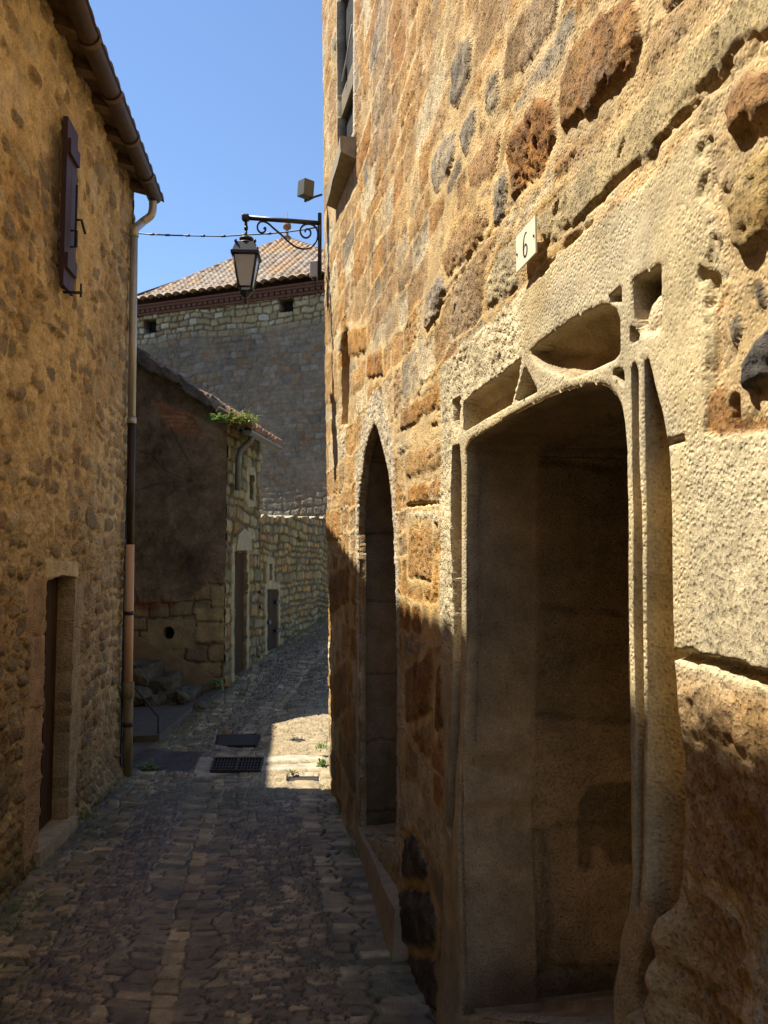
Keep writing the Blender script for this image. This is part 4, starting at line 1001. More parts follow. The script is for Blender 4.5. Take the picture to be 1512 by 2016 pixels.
# ------------------------------------------------ tower-like house behind
TO = at(450, 575, 22.); TO[2] = 0
TD = np.array([.937, -.348, 0]); TN = np.array([-.348, -.937, 0])
TF = Frame(TO, TD, TN); tow = thing("tower_house", "tall grey rubble house with a hipped pale tile roof behind the garden wall", "house", TF.P(0, 0))
c0, c1 = TF.sz(269, 624), TF.sz(630, 577); 
def corn(s): return c0[1] + (c1[1] - c0[1]) * (s - c0[0]) / (c1[0] - c0[0])
TL, TR = -3.95, 4.7
sv = grades((TL, 3.0, .02), (3.0, TR, .08)); tv = np.linspace(0, 1, 330); S, T = np.meshgrid(sv, tv); Z = 1.5 + T * (corn(S) - 1.5); tol = np.full(S.shape, .0125); S0, Z0 = S.copy(), Z.copy()
Ds = [snap(S, Z, TF.poly(p_), tol) for p_ in ([(282, 629), (308, 626), (308, 654), (282, 656)], [(549, 588), (578, 585), (577, 613), (549, 616)])]
sd, q1, q2, q3, _ = rubble(S0, Z0, 71, rh=(.10, .22), cw=(.14, .42), mort=(.015, .05), warp=.05)
nA = fbm(S0 * .9, Z0 * .9, 331, 5); nB = fbm(S0 * 5, Z0 * 5, 332, 4); nC = fbm(S0 * 16, Z0 * 16, 333, 3)
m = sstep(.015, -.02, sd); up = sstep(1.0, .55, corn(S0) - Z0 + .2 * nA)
cover = (1 - up) * sstep(-.55, .2, nA + .25 * nB) * .85
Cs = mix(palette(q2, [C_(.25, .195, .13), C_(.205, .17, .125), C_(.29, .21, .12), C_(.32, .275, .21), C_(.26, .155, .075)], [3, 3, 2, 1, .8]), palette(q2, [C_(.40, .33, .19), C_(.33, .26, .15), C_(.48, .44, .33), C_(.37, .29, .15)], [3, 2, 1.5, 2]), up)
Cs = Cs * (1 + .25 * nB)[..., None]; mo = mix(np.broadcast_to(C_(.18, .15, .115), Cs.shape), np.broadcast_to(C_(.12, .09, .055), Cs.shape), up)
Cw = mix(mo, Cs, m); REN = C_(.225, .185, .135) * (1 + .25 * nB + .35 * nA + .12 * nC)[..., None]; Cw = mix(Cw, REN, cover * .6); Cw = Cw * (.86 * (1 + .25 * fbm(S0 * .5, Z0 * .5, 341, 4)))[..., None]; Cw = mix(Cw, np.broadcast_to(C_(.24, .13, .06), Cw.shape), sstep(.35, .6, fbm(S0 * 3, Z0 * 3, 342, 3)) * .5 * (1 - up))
H = (-.03 + m * (.02 + .035 * q1)) * (1 - cover * .75) + .012 * nB + .006 * nC
reg = np.zeros(S.shape, np.int8)
for D_ in Ds: k = D_ > 0; H[k] = -.35; Cw[k] = .02; reg[k] = 1
PT = TF.place(S, Z, H).reshape(-1, 3); Q = quads(*S.shape); Hf = H.ravel()[Q]; flat = (Hf.max(1) - Hf.min(1)) > .1
col4 = np.concatenate([Cw.reshape(-1, 3), (.3 + .6 * m).reshape(-1, 1)], 1); fr = reg.ravel()[Q].max(1); cx = PT[Q[:, 0]]
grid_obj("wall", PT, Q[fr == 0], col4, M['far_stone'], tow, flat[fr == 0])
sx = S.ravel()[Q[:, 0]]
for k_ in (sx < 0, sx >= 0): grid_obj("beam_hole", PT, Q[(fr == 1) & k_], col4, M['far_stone'], tow, flat[(fr == 1) & k_])
mb = MB(); q = [TF.P(TL, -.3, -.5), TF.P(TR, -.3, -.5), TF.P(TR, -.3, -7.6), TF.P(TL, -.3, -7.6)]
mb.hexa(q, [p + Vector((0, 0, corn(0) + .2)) for p in q]); mb.build("house_body", M['render'], tow)
# brick cornice in three stepped courses, the middle one of separate bricks
def cor_pt(s, up_, off): return TF.P(s, corn(s) + up_, off)
mb = MB()
for u0, u1, o in ((0, .06, .07), (.14, .20, .18), (.20, .25, .24)):
    mb.hexa([cor_pt(TL - .1, u0, -.4), cor_pt(TR + .1, u0, -.4), cor_pt(TR + .1, u0, o), cor_pt(TL - .1, u0, o)], [cor_pt(TL - .1, u1, -.4), cor_pt(TR + .1, u1, -.4), cor_pt(TR + .1, u1, o), cor_pt(TL - .1, u1, o)])
s_ = TL
while s_ < TR:
    mb.hexa([cor_pt(s_, .06, -.4), cor_pt(s_ + .12, .06, -.4), cor_pt(s_ + .12, .06, .13), cor_pt(s_, .06, .13)], [cor_pt(s_, .14, -.4), cor_pt(s_ + .12, .14, -.4), cor_pt(s_ + .12, .14, .13), cor_pt(s_, .14, .13)]); s_ += .17
mb.build("cornice", M['brickband'], tow)
# roof: front face of overlapping tiles with a flared foot
EL = np.array(cor_pt(TL - .25, .255, .38)); ER = np.array(cor_pt(TR + .2, .255, .38))
apd = 26.0; AL = at(556, 477, apd); AR = at(574, 478, apd - .05)
rows = 27; per = 8; nu = 620; bv = np.linspace(0, 1, rows * per); uv = np.linspace(0, 1, nu)
U, B = np.meshgrid(uv, bv)
run = B; rise = np.where(B < .22, B * .62, .22 * .62 + (B - .22) * (1 - .22 * .62) / .78)
Lh = EL + (AL - EL) * run[..., None]; Rh = ER + (AR - ER) * run[..., None]
Lh[..., 2] = EL[2] + (AL[2] - EL[2]) * rise; Rh[..., 2] = ER[2] + (AR[2] - ER[2]) * rise
P_ = Lh + (Rh - Lh) * U[..., None]
al = (P_ - EL) @ TD
fr_ = (B * rows) % 1.0; row = np.floor(B * rows)
wv = np.abs(np.sin(math.pi * al / .27 + 0 * row)); nrm = np.array([-.2, -.55, .8]); nrm /= np.linalg.norm(nrm)
col_i = np.floor(al / .27)
lift = .075 * wv ** .7 + .085 * (1 - fr_) + .02 * h2(col_i, row, 5)
P_ = P_ + nrm * lift[..., None]
nA = fbm(al * 1.2, B * 9, 401, 4); q = h2(col_i, row, 6)
Ct = palette(q, [C_(.25, .19, .14), C_(.31, .245, .19), C_(.19, .14, .10), C_(.24, .14, .075)], [3, 3, 2, 1.2]) * (1 + .15 * nA)[..., None]
Ct = mix(Ct, np.broadcast_to(C_(.36, .19, .06), Ct.shape), sstep(-.05, .6, nA + .9 * (B - .45)) * .8)
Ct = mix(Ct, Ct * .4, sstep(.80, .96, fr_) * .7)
troof = grid_obj("roof", P_.reshape(-1, 3), quads(*U.shape), np.concatenate([Ct.reshape(-1, 3), np.full((U.size, 1), .3)], 1), M['rooftile'], tow)
BL, BR = EL - TN * 8.3, ER - TN * 8.3; apL, apR = AL - np.array([0, 0, .06]), AR - np.array([0, 0, .06])
mb = MB(); mb.quad(EL, apL, apL + .001, BL); mb.quad(BL, apL, apR, BR); mb.quad(BR, apR, apR + .001, ER); mb.build("roof_sides", M['tile'], troof)
mb = MB()
for A_, B_ in ((EL, AL), (ER, AR)):
    for i in range(26):
        t0, t1 = i / 26, (i + 1.25) / 26
        def hp(t_): 
            p = A_ + (B_ - A_) * min(t_, 1); r_ = t_ * .62 if t_ < .22 else .22 * .62 + (t_ - .22) * (1 - .22 * .62) / .78; p = p.copy(); p[2] = A_[2] + (B_[2] - A_[2]) * min(r_, 1) + .06; return Vector(p)
        mb.tube([hp(t0), hp(t1)], [.10, .085], 8)
mb.tube([Vector(AL) + Vector((0, 0, .06)), Vector(AR) + Vector((0, 0, .06))], .1, 8); mb.build("hip_tiles", M['tile'], troof)
fb = (Vector(AL) + Vector(AR)) / 2
MB().lathe(fb, [(0, .10), (.14, .09), (.18, .13), (.24, .05), (.42, .045), (.46, .12), (.54, .14), (.62, .11), (.66, .03), (1.0, .012)], 12).build("finial", M['tile'], troof)

# =================================================================== street and ground
KY = [-60, 0, 9.3, 10.5, 11.64, 12.4, 14.3, 17.7, 24, 60]; KZ = [0, 0, 0, .05, .15, .30, .55, .87, 1.35, 3.5]
def zg(y): return np.interp(y, KY, KZ)
def xLf(y): return np.where(y < 7.5, -1.649 - .09 * y, np.interp(y, [7.5, 8.5, 10.8, 13, 18, 24], [-2.324, -2.31, -2.23, -2.06, -1.3, -.4]))
def xRf(y): return np.where(y < 7.5, .87 - .185 * y, np.interp(y, [7.5, 8.5, 10.8, 13, 18, 24], [-.52, -.50, -.42, -.25, .5, 1.4]))
v = [2.0]
while v[-1] < 13.5: v.append(v[-1] * 1.0034)
yv = np.concatenate([grades((-4, 2.0, .06))[:-1], np.array(v), grades((13.6, 24, .05))])
xv = grades((-5.4, -2.8, .05), (-2.8, .45, .0072), (.45, 1.6, .06))
X, Y = np.meshgrid(xv, yv)
pit_c = [(421, 1495), (520, 1495), (514, 1521), (413, 1521)]
pitw = np.array([onz(a, b, zg(8.))[:2] for a, b in pit_c])
pit_in = pitw.mean(0) + (pitw - pitw.mean(0)) * .90
tol = np.full(X.shape, .012); Dp = snap(X, Y, pit_in, tol); X0, Y0 = X.copy(), Y.copy()
w = (X0 - xLf(Y0)) / (xRf(Y0) - xLf(Y0)) + .012 * fbm(X0 * 2, Y0 * 2, 501, 3)
nA = fbm(X0 * 1.3, Y0 * 1.3, 502, 4); nB = fbm(X0 * 6, Y0 * 6, 503, 4); nC = fbm(X0 * 26, Y0 * 26, 504, 3)
xw = X0 + .010 * fbm(X0 * 6, Y0 * 6, 505, 2); yw = Y0 + .010 * fbm(X0 * 6, Y0 * 6, 506, 2)
lanes = [  # across the street from the left wall: start, end, stone size, irregularity, colours, relief
    (-9, .05, .15, .075, .7, [C_(.17, .14, .09), C_(.13, .115, .07), C_(.21, .17, .11)], .016),
    (.05, .19, .15, .068, .7, [C_(.24, .19, .12), C_(.16, .14, .09), C_(.29, .235, .155), C_(.13, .115, .07)], .020),
    (.19, .35, .058, .036, .85, [C_(.15, .118, .082), C_(.105, .083, .058), C_(.21, .165, .115)], .015),
    (.35, .45, .20, .07, .55, [C_(.21, .165, .11), C_(.17, .135, .09), C_(.24, .195, .135)], .012),
    (.45, .505, .12, .13, .35, [C_(.31, .25, .16), C_(.22, .175, .11), C_(.27, .215, .14)], .016),
    (.505, .60, .19, .068, .55, [C_(.21, .17, .115), C_(.17, .135, .09), C_(.25, .205, .14)], .013),
    (.60, .84, .072, .040, .85, [C_(.21, .17, .115), C_(.14, .115, .08), C_(.31, .25, .165), C_(.16, .128, .088)], .015),
    (.84, 9, .25, .072, .5, [C_(.32, .26, .18), C_(.25, .205, .14), C_(.38, .315, .225), C_(.21, .17, .115)], .018)]
H = np.zeros(X.shape); Cw = np.zeros(X.shape + (3,)); wj = w + .014 * (voro(xw / .13, yw / .08, 507)[2] - .5)
sun_paint = sstep(6.6, 7.4, Y0) * sstep(11.5, 10.5, Y0) * sstep(.5, .62, w)      # stones and joints painted paler where the sun patch falls
for i, (a, b, cx_, cy_, ji, cols, hh) in enumerate(lanes):
    k = (wj >= a) & (wj < b)
    if not k.any(): continue
    u_ = xw[k] / cx_ + .15 * yw[k] / cx_
    if i == 4: u_ = (w[k] - .478) / .055 + .5
    f1, f2, iq = voro(u_, yw[k] / cy_, 510 + i, ji)
    g = sstep(.03, .13, f2 - f1)
    H[k] = .75 * hh * g ** .7 * (.5 + 1. * iq) + .0018 * nC[k] * g + .002 * nB[k]
    c = palette((iq * 7.13) % 1, cols, [1] * len(cols)) * (1 + .25 * nB[k] + .15 * nC[k])[:, None] * (.62 + .76 * ((iq * 31.7) % 1))[:, None]
    c = mix(c, C_(.265, .225, .165) * (1 + .2 * nB[k] + .15 * nC[k])[:, None], sun_paint[k] * .8)
    dirt = C_(.022, .017, .011) * (1 + .2 * nB[k])[:, None]; dirt = mix(dirt, np.broadcast_to(C_(.15, .12, .075), dirt.shape), sun_paint[k] * .8)
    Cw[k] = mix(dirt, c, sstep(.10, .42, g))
Cw *= C_(1.22, 1.15, .95)
# moss between the stones and along the walls
mo = sstep(.25, .6, fbm(X0 * .9, Y0 * .55, 521, 4) + .3 * nB) * .6 * (Y0 < 7.2)
mo = np.maximum(mo, sstep(.13, .0, w + .05 * nB) * .6)
Cw = mix(Cw, np.broadcast_to(C_(.10, .095, .04), Cw.shape), np.clip(mo, 0, .7) * sstep(.030, .010, H))
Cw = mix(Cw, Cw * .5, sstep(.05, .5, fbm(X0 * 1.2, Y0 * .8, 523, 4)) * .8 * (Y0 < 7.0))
# smooth dressed strips across the street at the drain, asphalt repair beside them
def ground_poly(px, z=0.): return np.array([onz(a, b, z)[:2] for a, b in px])
for px, c_ in (([(393, 1524), (560, 1518), (640, 1516), (640, 1506), (540, 1508), (395, 1514)], C_(.40, .35, .26)), ([(388, 1492), (424, 1492), (412, 1522), (380, 1524)], C_(.36, .3, .22)), ([(518, 1492), (640, 1488), (640, 1498), (518, 1502)], C_(.45, .4, .3))):
    d_, _, _ = sdf(X0, Y0, ground_poly(px)); mm = sstep(.01, -.01, d_); H = H * (1 - mm) + (.022 + .003 * nB) * mm; Cw = mix(Cw, c_ * (1 + .15 * nB)[..., None], mm * .9)
d_, _, _ = sdf(X0, Y0, ground_poly([(240, 1484), (398, 1481), (377, 1520), (236, 1522)])); mm = sstep(.02, -.02, d_ + .02 * nB)
H = H * (1 - mm) + (.012 + .004 * nC) * mm; Cw = mix(Cw, C_(.055, .048, .042) * (1 + .3 * nC)[..., None], mm)
lane = sstep(-2.36, -2.44, X0) * sstep(7.6, 7.7, Y0); Cw = mix(Cw, C_(.09, .08, .065) * (1 + .3 * nB)[..., None], lane); H = H * (1 - lane) + .012 * lane
dish = -.035 * np.exp(-((w - .475) / .16) ** 2) + .03 * sstep(.12, .0, w) + .01 * nA
for px, z_ in (([(422, 1467), (505, 1466), (514, 1442), (428, 1442)], -.012), ([(565, 1538), (630, 1538), (630, 1526), (567, 1526)], 0.), ([(588 + 14.5 * math.cos(a), 1457 + 5 * math.sin(a)) for a in np.linspace(0, 2 * math.pi, 17)[:-1]], 0.)):
    d_, _, _ = sdf(X0, Y0, ground_poly(px)); mm = sstep(.012, -.004, d_); H = H * (1 - mm) + (z_ - .045 - dish) * mm
k = Dp > 0; H[k] = -.22; Cw[k] = .01
reg = np.where(k, 1, 0)
Zs = zg(Y0) + H + dish * (Y0 < 14)
PT = np.stack([X, Y, Zs], -1).reshape(-1, 3); Q = quads(*X.shape); Hf = H.ravel()[Q]; flat = (Hf.max(1) - Hf.min(1)) > .05
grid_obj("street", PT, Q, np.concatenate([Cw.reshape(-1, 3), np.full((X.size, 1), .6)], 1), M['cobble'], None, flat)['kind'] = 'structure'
yy = grades((-200, -8, 12.), (-8, 30, 1.), (30, 260, 10.)); xx = grades((-200, -10, 10.), (-10, 10, 2.), (10, 200, 10.))
gx, gy = np.meshgrid(xx, yy); gz = zg(np.clip(gy, -60, 60)) - .16
grid_obj("ground", np.stack([gx, gy, gz], -1).reshape(-1, 3), quads(*gx.shape), np.tile([.1, .085, .06, .3], (gx.size, 1)), M['earth'])['kind'] = 'structure'

# drain grate: two panels of bars in a frame
gc = Vector((*pitw.mean(0), float(zg(8.)) + .002))
grate = thing("drain_grate", "cast iron street drain grate of two barred panels", "drain grate", gc)
def bl(u, v_, z): 
    p = (pitw[3] * (1 - u) + pitw[2] * u) * (1 - v_) + (pitw[0] * (1 - u) + pitw[1] * u) * v_; return Vector((p[0], p[1], gc.z + z))
def bar(u0, u1, v0, v1, z0, z1):
    return MBx.hexa([bl(u0, v0, z0), bl(u1, v0, z0), bl(u1, v1, z0), bl(u0, v1, z0)], [bl(u0, v0, z1), bl(u1, v0, z1), bl(u1, v1, z1), bl(u0, v1, z1)])
MBx = MB(); bar(0, 1, 0, .07, -.02, .022); bar(0, 1, .93, 1, -.02, .022); bar(0, .04, .07, .93, -.02, .022); bar(.96, 1, .07, .93, -.02, .022); bar(.47, .53, .07, .93, -.02, .022); MBx.build("grate_frame", M['rust_iron'], grate)
for a, b in ((.04, .47), (.53, .96)):
    MBx = MB()
    for i in range(1, 7): u = a + (b - a) * i / 7; bar(u - .010, u + .010, .07, .93, -.015, .016)
    for i in range(1, 4): v_ = .07 + .86 * i / 4; bar(a, b, v_ - .03, v_ + .03, -.016, .0145)
    MBx.build("grate_panel", M['rust_iron'], grate)
def cover(name, px, label, z=0., rim=True):
    P_ = [onz(a, b, z) for a, b in px]; c = sum(P_) / len(P_)
    o = thing(name, label, "cover", (c[0], c[1], z))
    mb = MB(); b = [Vector(c + (p - c) * .93) for p in P_]; mb.hexa([p + Vector((0, 0, -.03)) for p in b], [p + Vector((0, 0, -.012)) for p in b]); mb.build("lid", M['rust_iron'], o)
    mb = MB(); n_ = len(P_)
    for i in range(n_):
        A, B = P_[i], P_[(i + 1) % n_]; a_, b_ = c + (A - c) * .95, c + (B - c) * .95; dz0, dz1 = np.array([0, 0, -.04]), np.array([0, 0, -.006])
        mb.hexa([A + dz0, B + dz0, b_ + dz0, a_ + dz0], [A + dz1, B + dz1, b_ + dz1, a_ + dz1])
    mb.build("rim", M['iron'], o)
    return o
cover("manhole_cover", [(424, 1466), (503, 1465), (512, 1443), (430, 1443)], "dark flush square manhole cover just beyond the drain grate", -.012)
cover("water_cover", [(567, 1537), (628, 1537), (628, 1527), (569, 1527)], "small oblong iron cover in the sunlit paving by the house corner")
cover("round_cover", [(588 + 13 * math.cos(a), 1457 + 4.2 * math.sin(a)) for a in np.linspace(0, -2 * math.pi, 17)[:-1]], "small round cover in the sunlit patch of paving")

# landing, old steps and rail at the foot of the cottage gable
pl = thing("landing_slab", "grey raised slab with a straight kerb edge before the cottage steps", "landing", (-2.8, 9.5, 0))
mb = MB(); q = [(-2.62, 8.80), (-2.36, 8.86), (-2.40, 10.6), (-2.33, 11.55), (-5.2, 11.6), (-5.2, 8.8)]
mb.hexa([Vector((x, y, -.1)) for x, y in q], [Vector((x, y, .11 + .05 * (y - 8.8) / 2.8)) for x, y in q]).jitter(.004, 3, 2); mb.build("slab", plain("worn_grey_concrete", (.075, .063, .048), .85, 0, var=.4, scale=9, bump=.006), pl)
st = thing("stone_steps", "dark mossy broken stone steps rising against the cottage gable", "steps", (-3, 11.2, .12))
for i, (x0, x1, yt, yb, Yd) in enumerate([(318, 376, 1362, 1404, 10.9), (283, 333, 1337, 1404, 11.0), (228, 300, 1306, 1404, 11.1)]):
    A, B = at(x0, yt, Yd), at(x1, yb, Yd); mb = MB()
    mb.box(((A[0] + B[0]) / 2, Yd + .25, (A[2] + .05) / 2), (B[0] - A[0] + .05, .56, A[2] - .02), None, .03).sub(4).jitter(.07, 4, 11 + i).jitter(.02, 14, 21 + i); mb.build("step", M['darkstep'], st)
rl = random.Random(5)
for i, (px, py, s_) in enumerate([(270, 1330, .16), (300, 1385, .14), (262, 1372, .18), (340, 1395, .12), (352, 1372, .10), (392, 1398, .09)]):
    c = at(px, py, 10.75 - .05 * (i % 3)); mb = MB(); bmesh.ops.create_icosphere(mb.bm, subdivisions=3, radius=s_); 
    bmesh.ops.scale(mb.bm, vec=(1.25, .9, .72), verts=mb.bm.verts[:]); bmesh.ops.translate(mb.bm, vec=Vector(c), verts=mb.bm.verts[:]); mb.jitter(.08, 5, 30 + i).jitter(.02, 20, 40 + i); mb.build("loose_stone", M['darkstep'], st)
kb = MB(); q = [onz(372, 1398, .05), onz(396, 1402, .05), onz(437, 1368, .16), onz(428, 1362, .16)]
kb.hexa([Vector((p[0], p[1], -.05)) for p in q], [Vector((p[0], p[1], z)) for p, z in zip(q, (.15, .15, .24, .24))]).jitter(.01, 5, 1)
tag(kb.build("kerb_stone", M['darkstep']), "long worn kerb stone against the corner of the cottage", "kerb stone")
rail = thing("hand_rail", "thin bent iron handrail at the edge of the grey slab", "handrail", at(312, 1475, 8.95))
pb_, pt_, pu_ = at(312, 1474, 8.92), at(312, 1411, 8.92), at(246, 1330, 9.6)
MB().tube([pb_, pt_], .014, 8).build("post", M['rust_iron'], rail); MB().tube([pt_, pu_], .011, 8).build("rail", M['rust_iron'], rail)

# =================================================================== wall lantern, flood light, cable
LS = 7.10
ln0 = RW.P(LS, 0, .10)
PN = RW.d                                                       # the bracket hangs in the plane square to the wall
def lp(px, py, along=0.): p = onpl(px, py, np.array(ln0) + RW.d * along, PN); return Vector(p)
lamp = thing("wall_lantern", "black street lantern hanging from a scrolled iron bracket on the sunlit wall", "street lamp", lp(630, 480))
MB().tube([lp(629.5, 420), lp(629.5, 552)], .017, 8).build("wall_plate", M['iron'], lamp)
MB().tube([lp(484, 428.5), lp(560, 434), lp(630, 439.5)], .021, 8).build("bracket_arm", M['iron'], lamp)
mb = MB(); e = lp(483.5, 428.5); mb.box(e, (.062, .062, .055), None, .012); mb.build("arm_boss", M['iron'], lamp)
sc = [(960, 450), (968, 440), (972, 455), (960, 472), (938, 474), (920, 455), (918, 425), (936, 402), (962, 400), (992, 414), (1030, 448), (1080, 490), (1120, 530), (1175, 570), (1225, 584), (1270, 578), (1305, 548), (1324, 505), (1322, 460), (1300, 428), (1265, 416), (1230, 424), (1208, 450), (1210, 482), (1230, 506), (1256, 508), (1276, 488), (1274, 462), (1256, 450), (1242, 458), (1240, 474)]
pts = [(240 + a / 3.436, 320 + b / 3.436) for a, b in sc]; fine_ = []
for i in range(len(pts) - 1):
    p0, p1, p2, p3 = [np.array(pts[min(max(j, 0), len(pts) - 1)]) for j in (i - 1, i, i + 1, i + 2)]
    for t_ in (0, .25, .5, .75): fine_.append(.5 * (2 * p1 + (p2 - p0) * t_ + (2 * p0 - 5 * p1 + 4 * p2 - p3) * t_ ** 2 + (3 * p1 - p0 - 3 * p2 + p3) * t_ ** 3))
MB().tube([lp(*p) for p in fine_], .0085, 6).build("scroll", M['iron'], lamp)
MB().tube([lp(484, 434), lp(484.5, 446)], .013, 8).tube([lp(484.5, 446), lp(484.5, 452)], .017, 8).tube([lp(484.5, 452), lp(484.5, 470)], .011, 8).build("hanging_rod", M['iron'], lamp)
ux = Vector(RW.n); uy = Vector(RW.d); lc = lp(484.5, 540); LC = Vector((lc.x, lc.y, 0))
pxm = (lp(500, 540) - lp(484.5, 540)).length / 15.5              # metres per photo pixel at the lantern
zof = lambda py: lp(484.5, py).z
cyaw = math.radians(8); axx = ux * math.cos(cyaw) + uy * math.sin(cyaw); axy = -ux * math.sin(cyaw) + uy * math.cos(cyaw)
def sq4(hw, z): return [LC + axx * (hw * a) + axy * (hw * b) + Vector((0, 0, z)) for a, b in ((-1, -1), (1, -1), (1, 1), (-1, 1))]
k_ = pxm
MB().lathe(LC, [(zof(476), .02), (zof(474), .055), (zof(471), .062), (zof(469), .058), (zof(467), .03), (zof(466), .014)], 16).build("top_disc", M['iron'], lamp)
mb = MB(); mb.lathe(LC, [(zof(482), 20 * k_), (zof(479), 17 * k_), (zof(477), 12 * k_), (zof(475), 5 * k_)], 16)
mb.hexa(sq4(25 * k_, zof(501)), sq4(18.5 * k_, zof(482)))
for p in sq4(19 * k_, zof(480)): mb.lathe(Vector((p.x, p.y, 0)), [(p.z - .02, .01), (p.z, .012), (p.z + .012, .004)], 8)
mb.build("lantern_cap", M['iron'], lamp)
mb = MB(); mb.hexa(sq4(27.5 * k_, zof(507)), sq4(27.5 * k_, zof(501.5))); mb.build("lantern_rim", M['iron'], lamp)
tp, bt = sq4(23 * k_, zof(507)), sq4(12.5 * k_, zof(568))
mb = MB()
for a, b in zip(tp, bt): mb.tube([a, b], .0105, 6)
for i in range(4): mb.tube([bt[i], bt[(i + 1) % 4]], .009, 6); mb.tube([tp[i], tp[(i + 1) % 4]], .008, 6)
b2 = sq4(8 * k_, zof(578))
for a, b in zip(bt, b2): mb.tube([a, b], .008, 6)
mb.build("lantern_frame", M['iron'], lamp)
for i in range(4):
    a, b, c, d = tp[i], tp[(i + 1) % 4], bt[(i + 1) % 4], bt[i]; ce = (a + b + c + d) / 4; nrm_ = (b - a).cross(d - a).normalized() * .0015; s_ = lambda p: ce + (p - ce) * .93
    mb = MB(); mb.hexa([s_(a) - nrm_, s_(b) - nrm_, s_(c) - nrm_, s_(d) - nrm_], [s_(a) + nrm_, s_(b) + nrm_, s_(c) + nrm_, s_(d) + nrm_]); mb.build("glass_pane", M['glass'], lamp)
mb = MB(); mb.tube([LC + Vector((0, 0, zof(507))), LC + Vector((0, 0, zof(515)))], .03, 10).tube([LC + Vector((0, 0, zof(515))), LC + Vector((0, 0, zof(540)))], .032, 10); mb.build("bulb", M['plate'], lamp)
MB().lathe(LC, [(zof(599), .002), (zof(596), .014), (zof(592), .016), (zof(588), .010), (zof(584), .022), (zof(578), .052), (zof(576), .055)], 12).build("bottom_finial", M['iron'], lamp)

fl = thing("flood_light", "small grey box-shaped flood light on a short arm high on the house corner", "flood light", lp(630, 385, .05))
cb = lp(602, 372, .05); hb = 12.3 * pxm
mb = MB(); mb.box(cb, (2 * hb, 2 * hb, 33 * pxm), Matrix.Rotation(math.radians(40), 3, 'Z') @ Matrix.Rotation(math.radians(6), 3, 'X'), .004); mb.build("housing", M['greybox'], fl)
mb = MB(); mb.tube([lp(601, 393, .05), lp(606, 394.5, .05), lp(618, 388, .05), lp(634, 383, .05)], .010, 8); mb.tube([lp(599, 394, .05), lp(604, 395, .05)], .016, 8); mb.build("arm", M['iron'], fl)
jb = thing("junction_box", "pale grey electric box fixed behind the lantern bracket", "electric box", lp(621, 533, .05))
mb = MB(); mb.box(lp(620, 532, .06), (17 * pxm, .09, 33 * pxm), Matrix.Rotation(-.18, 3, 'Z'), .006); mb.build("box", M['whitebox'], jb)
mb = MB(); mb.box(lp(620, 549.5, .06), (9 * pxm, .05, 3 * pxm), Matrix.Rotation(-.18, 3, 'Z')); mb.tube([lp(620, 550, .06), lp(622, 568, .06), lp(632, 580, .06)], .006, 5); mb.build("cable_gland", M['iron'], jb)
cab = [(266, 459), (300, 461.5), (330, 463), (370, 464), (400, 464.5), (440, 465), (480, 462.5), (530, 460), (570, 456), (600, 452), (632, 446)]
mb = MB(); cpts = [Vector(at(px, py, 7.55 - .35 * (px - 266) / 366.)) for px, py in cab]; mb.tube(cpts, .0065, 6)
for i in range(1, 8): mb.tube([cpts[i] - Vector((.02, 0, 0)), cpts[i] + Vector((.02, 0, .001))], .010, 6)
tag(mb.build("overhead_cable", M['iron']), "thin black cable slung across the alley between downpipe and lantern", "cable")

# =================================================================== small plants
def clump(name, label, c, r, n, ll, lw, mat, up=.6, seed=1, cat="plant"):
    rg = random.Random(seed); mb = MB(); c = Vector(c)
    for i in range(n):
        a = rg.uniform(0, 2 * math.pi); el = rg.uniform(-.2, 1.2); d_ = Vector((math.cos(a) * math.cos(el), math.sin(a) * math.cos(el), math.sin(el) * up + .25)).normalized()
        b = c + Vector((rg.gauss(0, r * .45), rg.gauss(0, r * .45), abs(rg.gauss(0, r * .3)))); L_ = ll * rg.uniform(.6, 1.3); sd_ = d_.cross(Vector((0, 0, 1)));
        if sd_.length < .1: sd_ = Vector((1, 0, 0))
        sd_ = sd_.normalized() * lw * rg.uniform(.7, 1.2); m_ = b + d_ * L_ * .5; e = b + d_ * L_ + Vector((0, 0, -.35 * L_))
        vs_ = [mb.bm.verts.new(p) for p in (b, m_ - sd_, e, m_ + sd_)]; k = mb.bm.verts.new(m_ + Vector((0, 0, -.004)))
        for p, q in ((0, 1), (1, 2), (2, 3), (3, 0)): mb.bm.faces.new((vs_[p], vs_[q], k))
    o = mb.build(name, mat); return tag(o, label, cat)
def roof_at(px, py, b): 
    Y_ = CXY[1] + b; return at(px, py, Y_)
clump("wall_plant", "pale broad-leaved plant rooted in the cottage verge", roof_at(430, 832, -.28), .12, 130, .11, .026, M['leaf'], seed=2)
clump("roof_plant", "yellow-green tuft growing on the cottage eaves beside the tiles", roof_at(474, 838, -.12), .20, 330, .17, .012, M['leaf2'], up=1., seed=3)
clump("corner_weed", "leafy weed at the sunlit foot of the golden house corner", Vector((*onz(634, 1512)[:2], .02)), .05, 60, .065, .012, M['leaf'], up=1.4, seed=4)
clump("corner_weed", "tall thin weed just past the golden house corner", Vector((*onz(632, 1492)[:2], .08)), .05, 45, .08, .008, M['leaf'], up=2, seed=5)
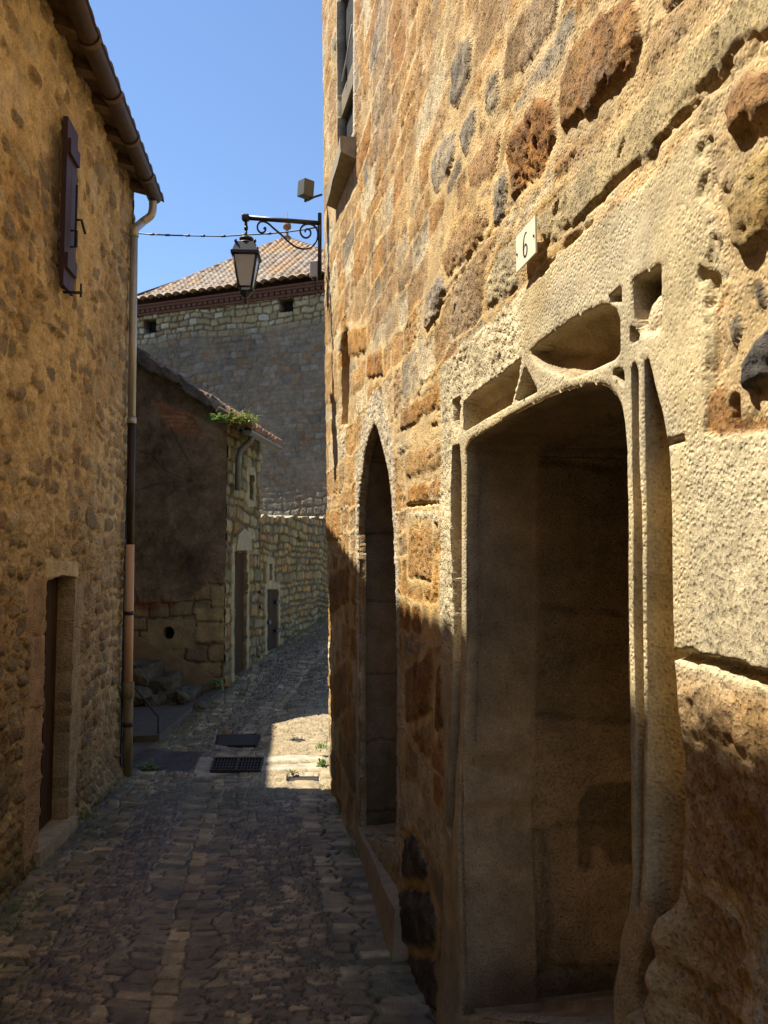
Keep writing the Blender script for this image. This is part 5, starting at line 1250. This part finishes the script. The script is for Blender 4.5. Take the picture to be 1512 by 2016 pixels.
clump("paving_weed", "low yellow-green weed in the joints of the sunlit paving", Vector((*onz(574, 1526)[:2], .015)), .05, 60, .035, .006, M['leaf2'], seed=6)
clump("pipe_weed", "small weed by the foot of the downpipe", Vector((*onz(292, 1519)[:2], .01)), .07, 60, .09, .012, M['leaf'], seed=7)
clump("step_weed", "dark weed at the corner where the kerb stone meets the cottage", at(425, 1350, 11.5), .08, 60, .10, .014, M['leaf'], seed=8)
clump("garden_wall_fern", "green fern sprouting high on the garden wall", FF.P(*FF.sz(587, 1068), .03), .09, 60, .12, .014, M['leaf'], seed=9)
clump("kerb_moss_weed", "little weed at the foot of the left house wall", Vector((*onz(150, 1632)[:2], .06)), .06, 50, .05, .010, M['leaf'], seed=10)

rg = random.Random(77); mb = MB()
for i in range(900):
    if i % 5: y_ = rg.uniform(4.2, 7.3); x_ = float(xLf(y_)) + abs(rg.gauss(.09, .05)); 
    else: y_ = rg.uniform(5.2, 7.2); x_ = float(xRf(y_)) - abs(rg.gauss(.03, .03))
    if vn(np.array([y_ * 3.1]), np.array([x_ * 2.]), 888)[0] < .5: continue
    for j in range(4):
        a = rg.uniform(0, 6.28); l_ = rg.uniform(.015, .05); b = Vector((x_ + rg.gauss(0, .012), y_ + rg.gauss(0, .012), float(zg(y_)) + .01)); e = b + Vector((math.cos(a) * l_ * .6, math.sin(a) * l_ * .6, l_)); w_ = Vector((-math.sin(a), math.cos(a), 0)) * .0025
        f = mb.bm.faces.new([mb.bm.verts.new(p) for p in (b - w_, b + w_, e)])
mb.build("grass", M['leaf'])['kind'] = 'stuff'

# =================================================================== unseen house added by the lane, roof line shaped to cut the sunlit patch
lh = thing("lane_shadow_house", "unseen house added behind the rubble house, shaped to shade the street", "house", (-6, 10, 0))
pf = [(7.56, -.2), (7.56, 7.25), (10.75, 6.5), (11.12, 7.4), (11.45, 8.35), (13.4, 8.35), (13.4, -.2)]
mb = MB(); mb.hexa([Vector((-4.6, y, z)) for y, z in pf], [Vector((-10, y, z)) for y, z in pf]); mb.build("wall", M['render'], lh)
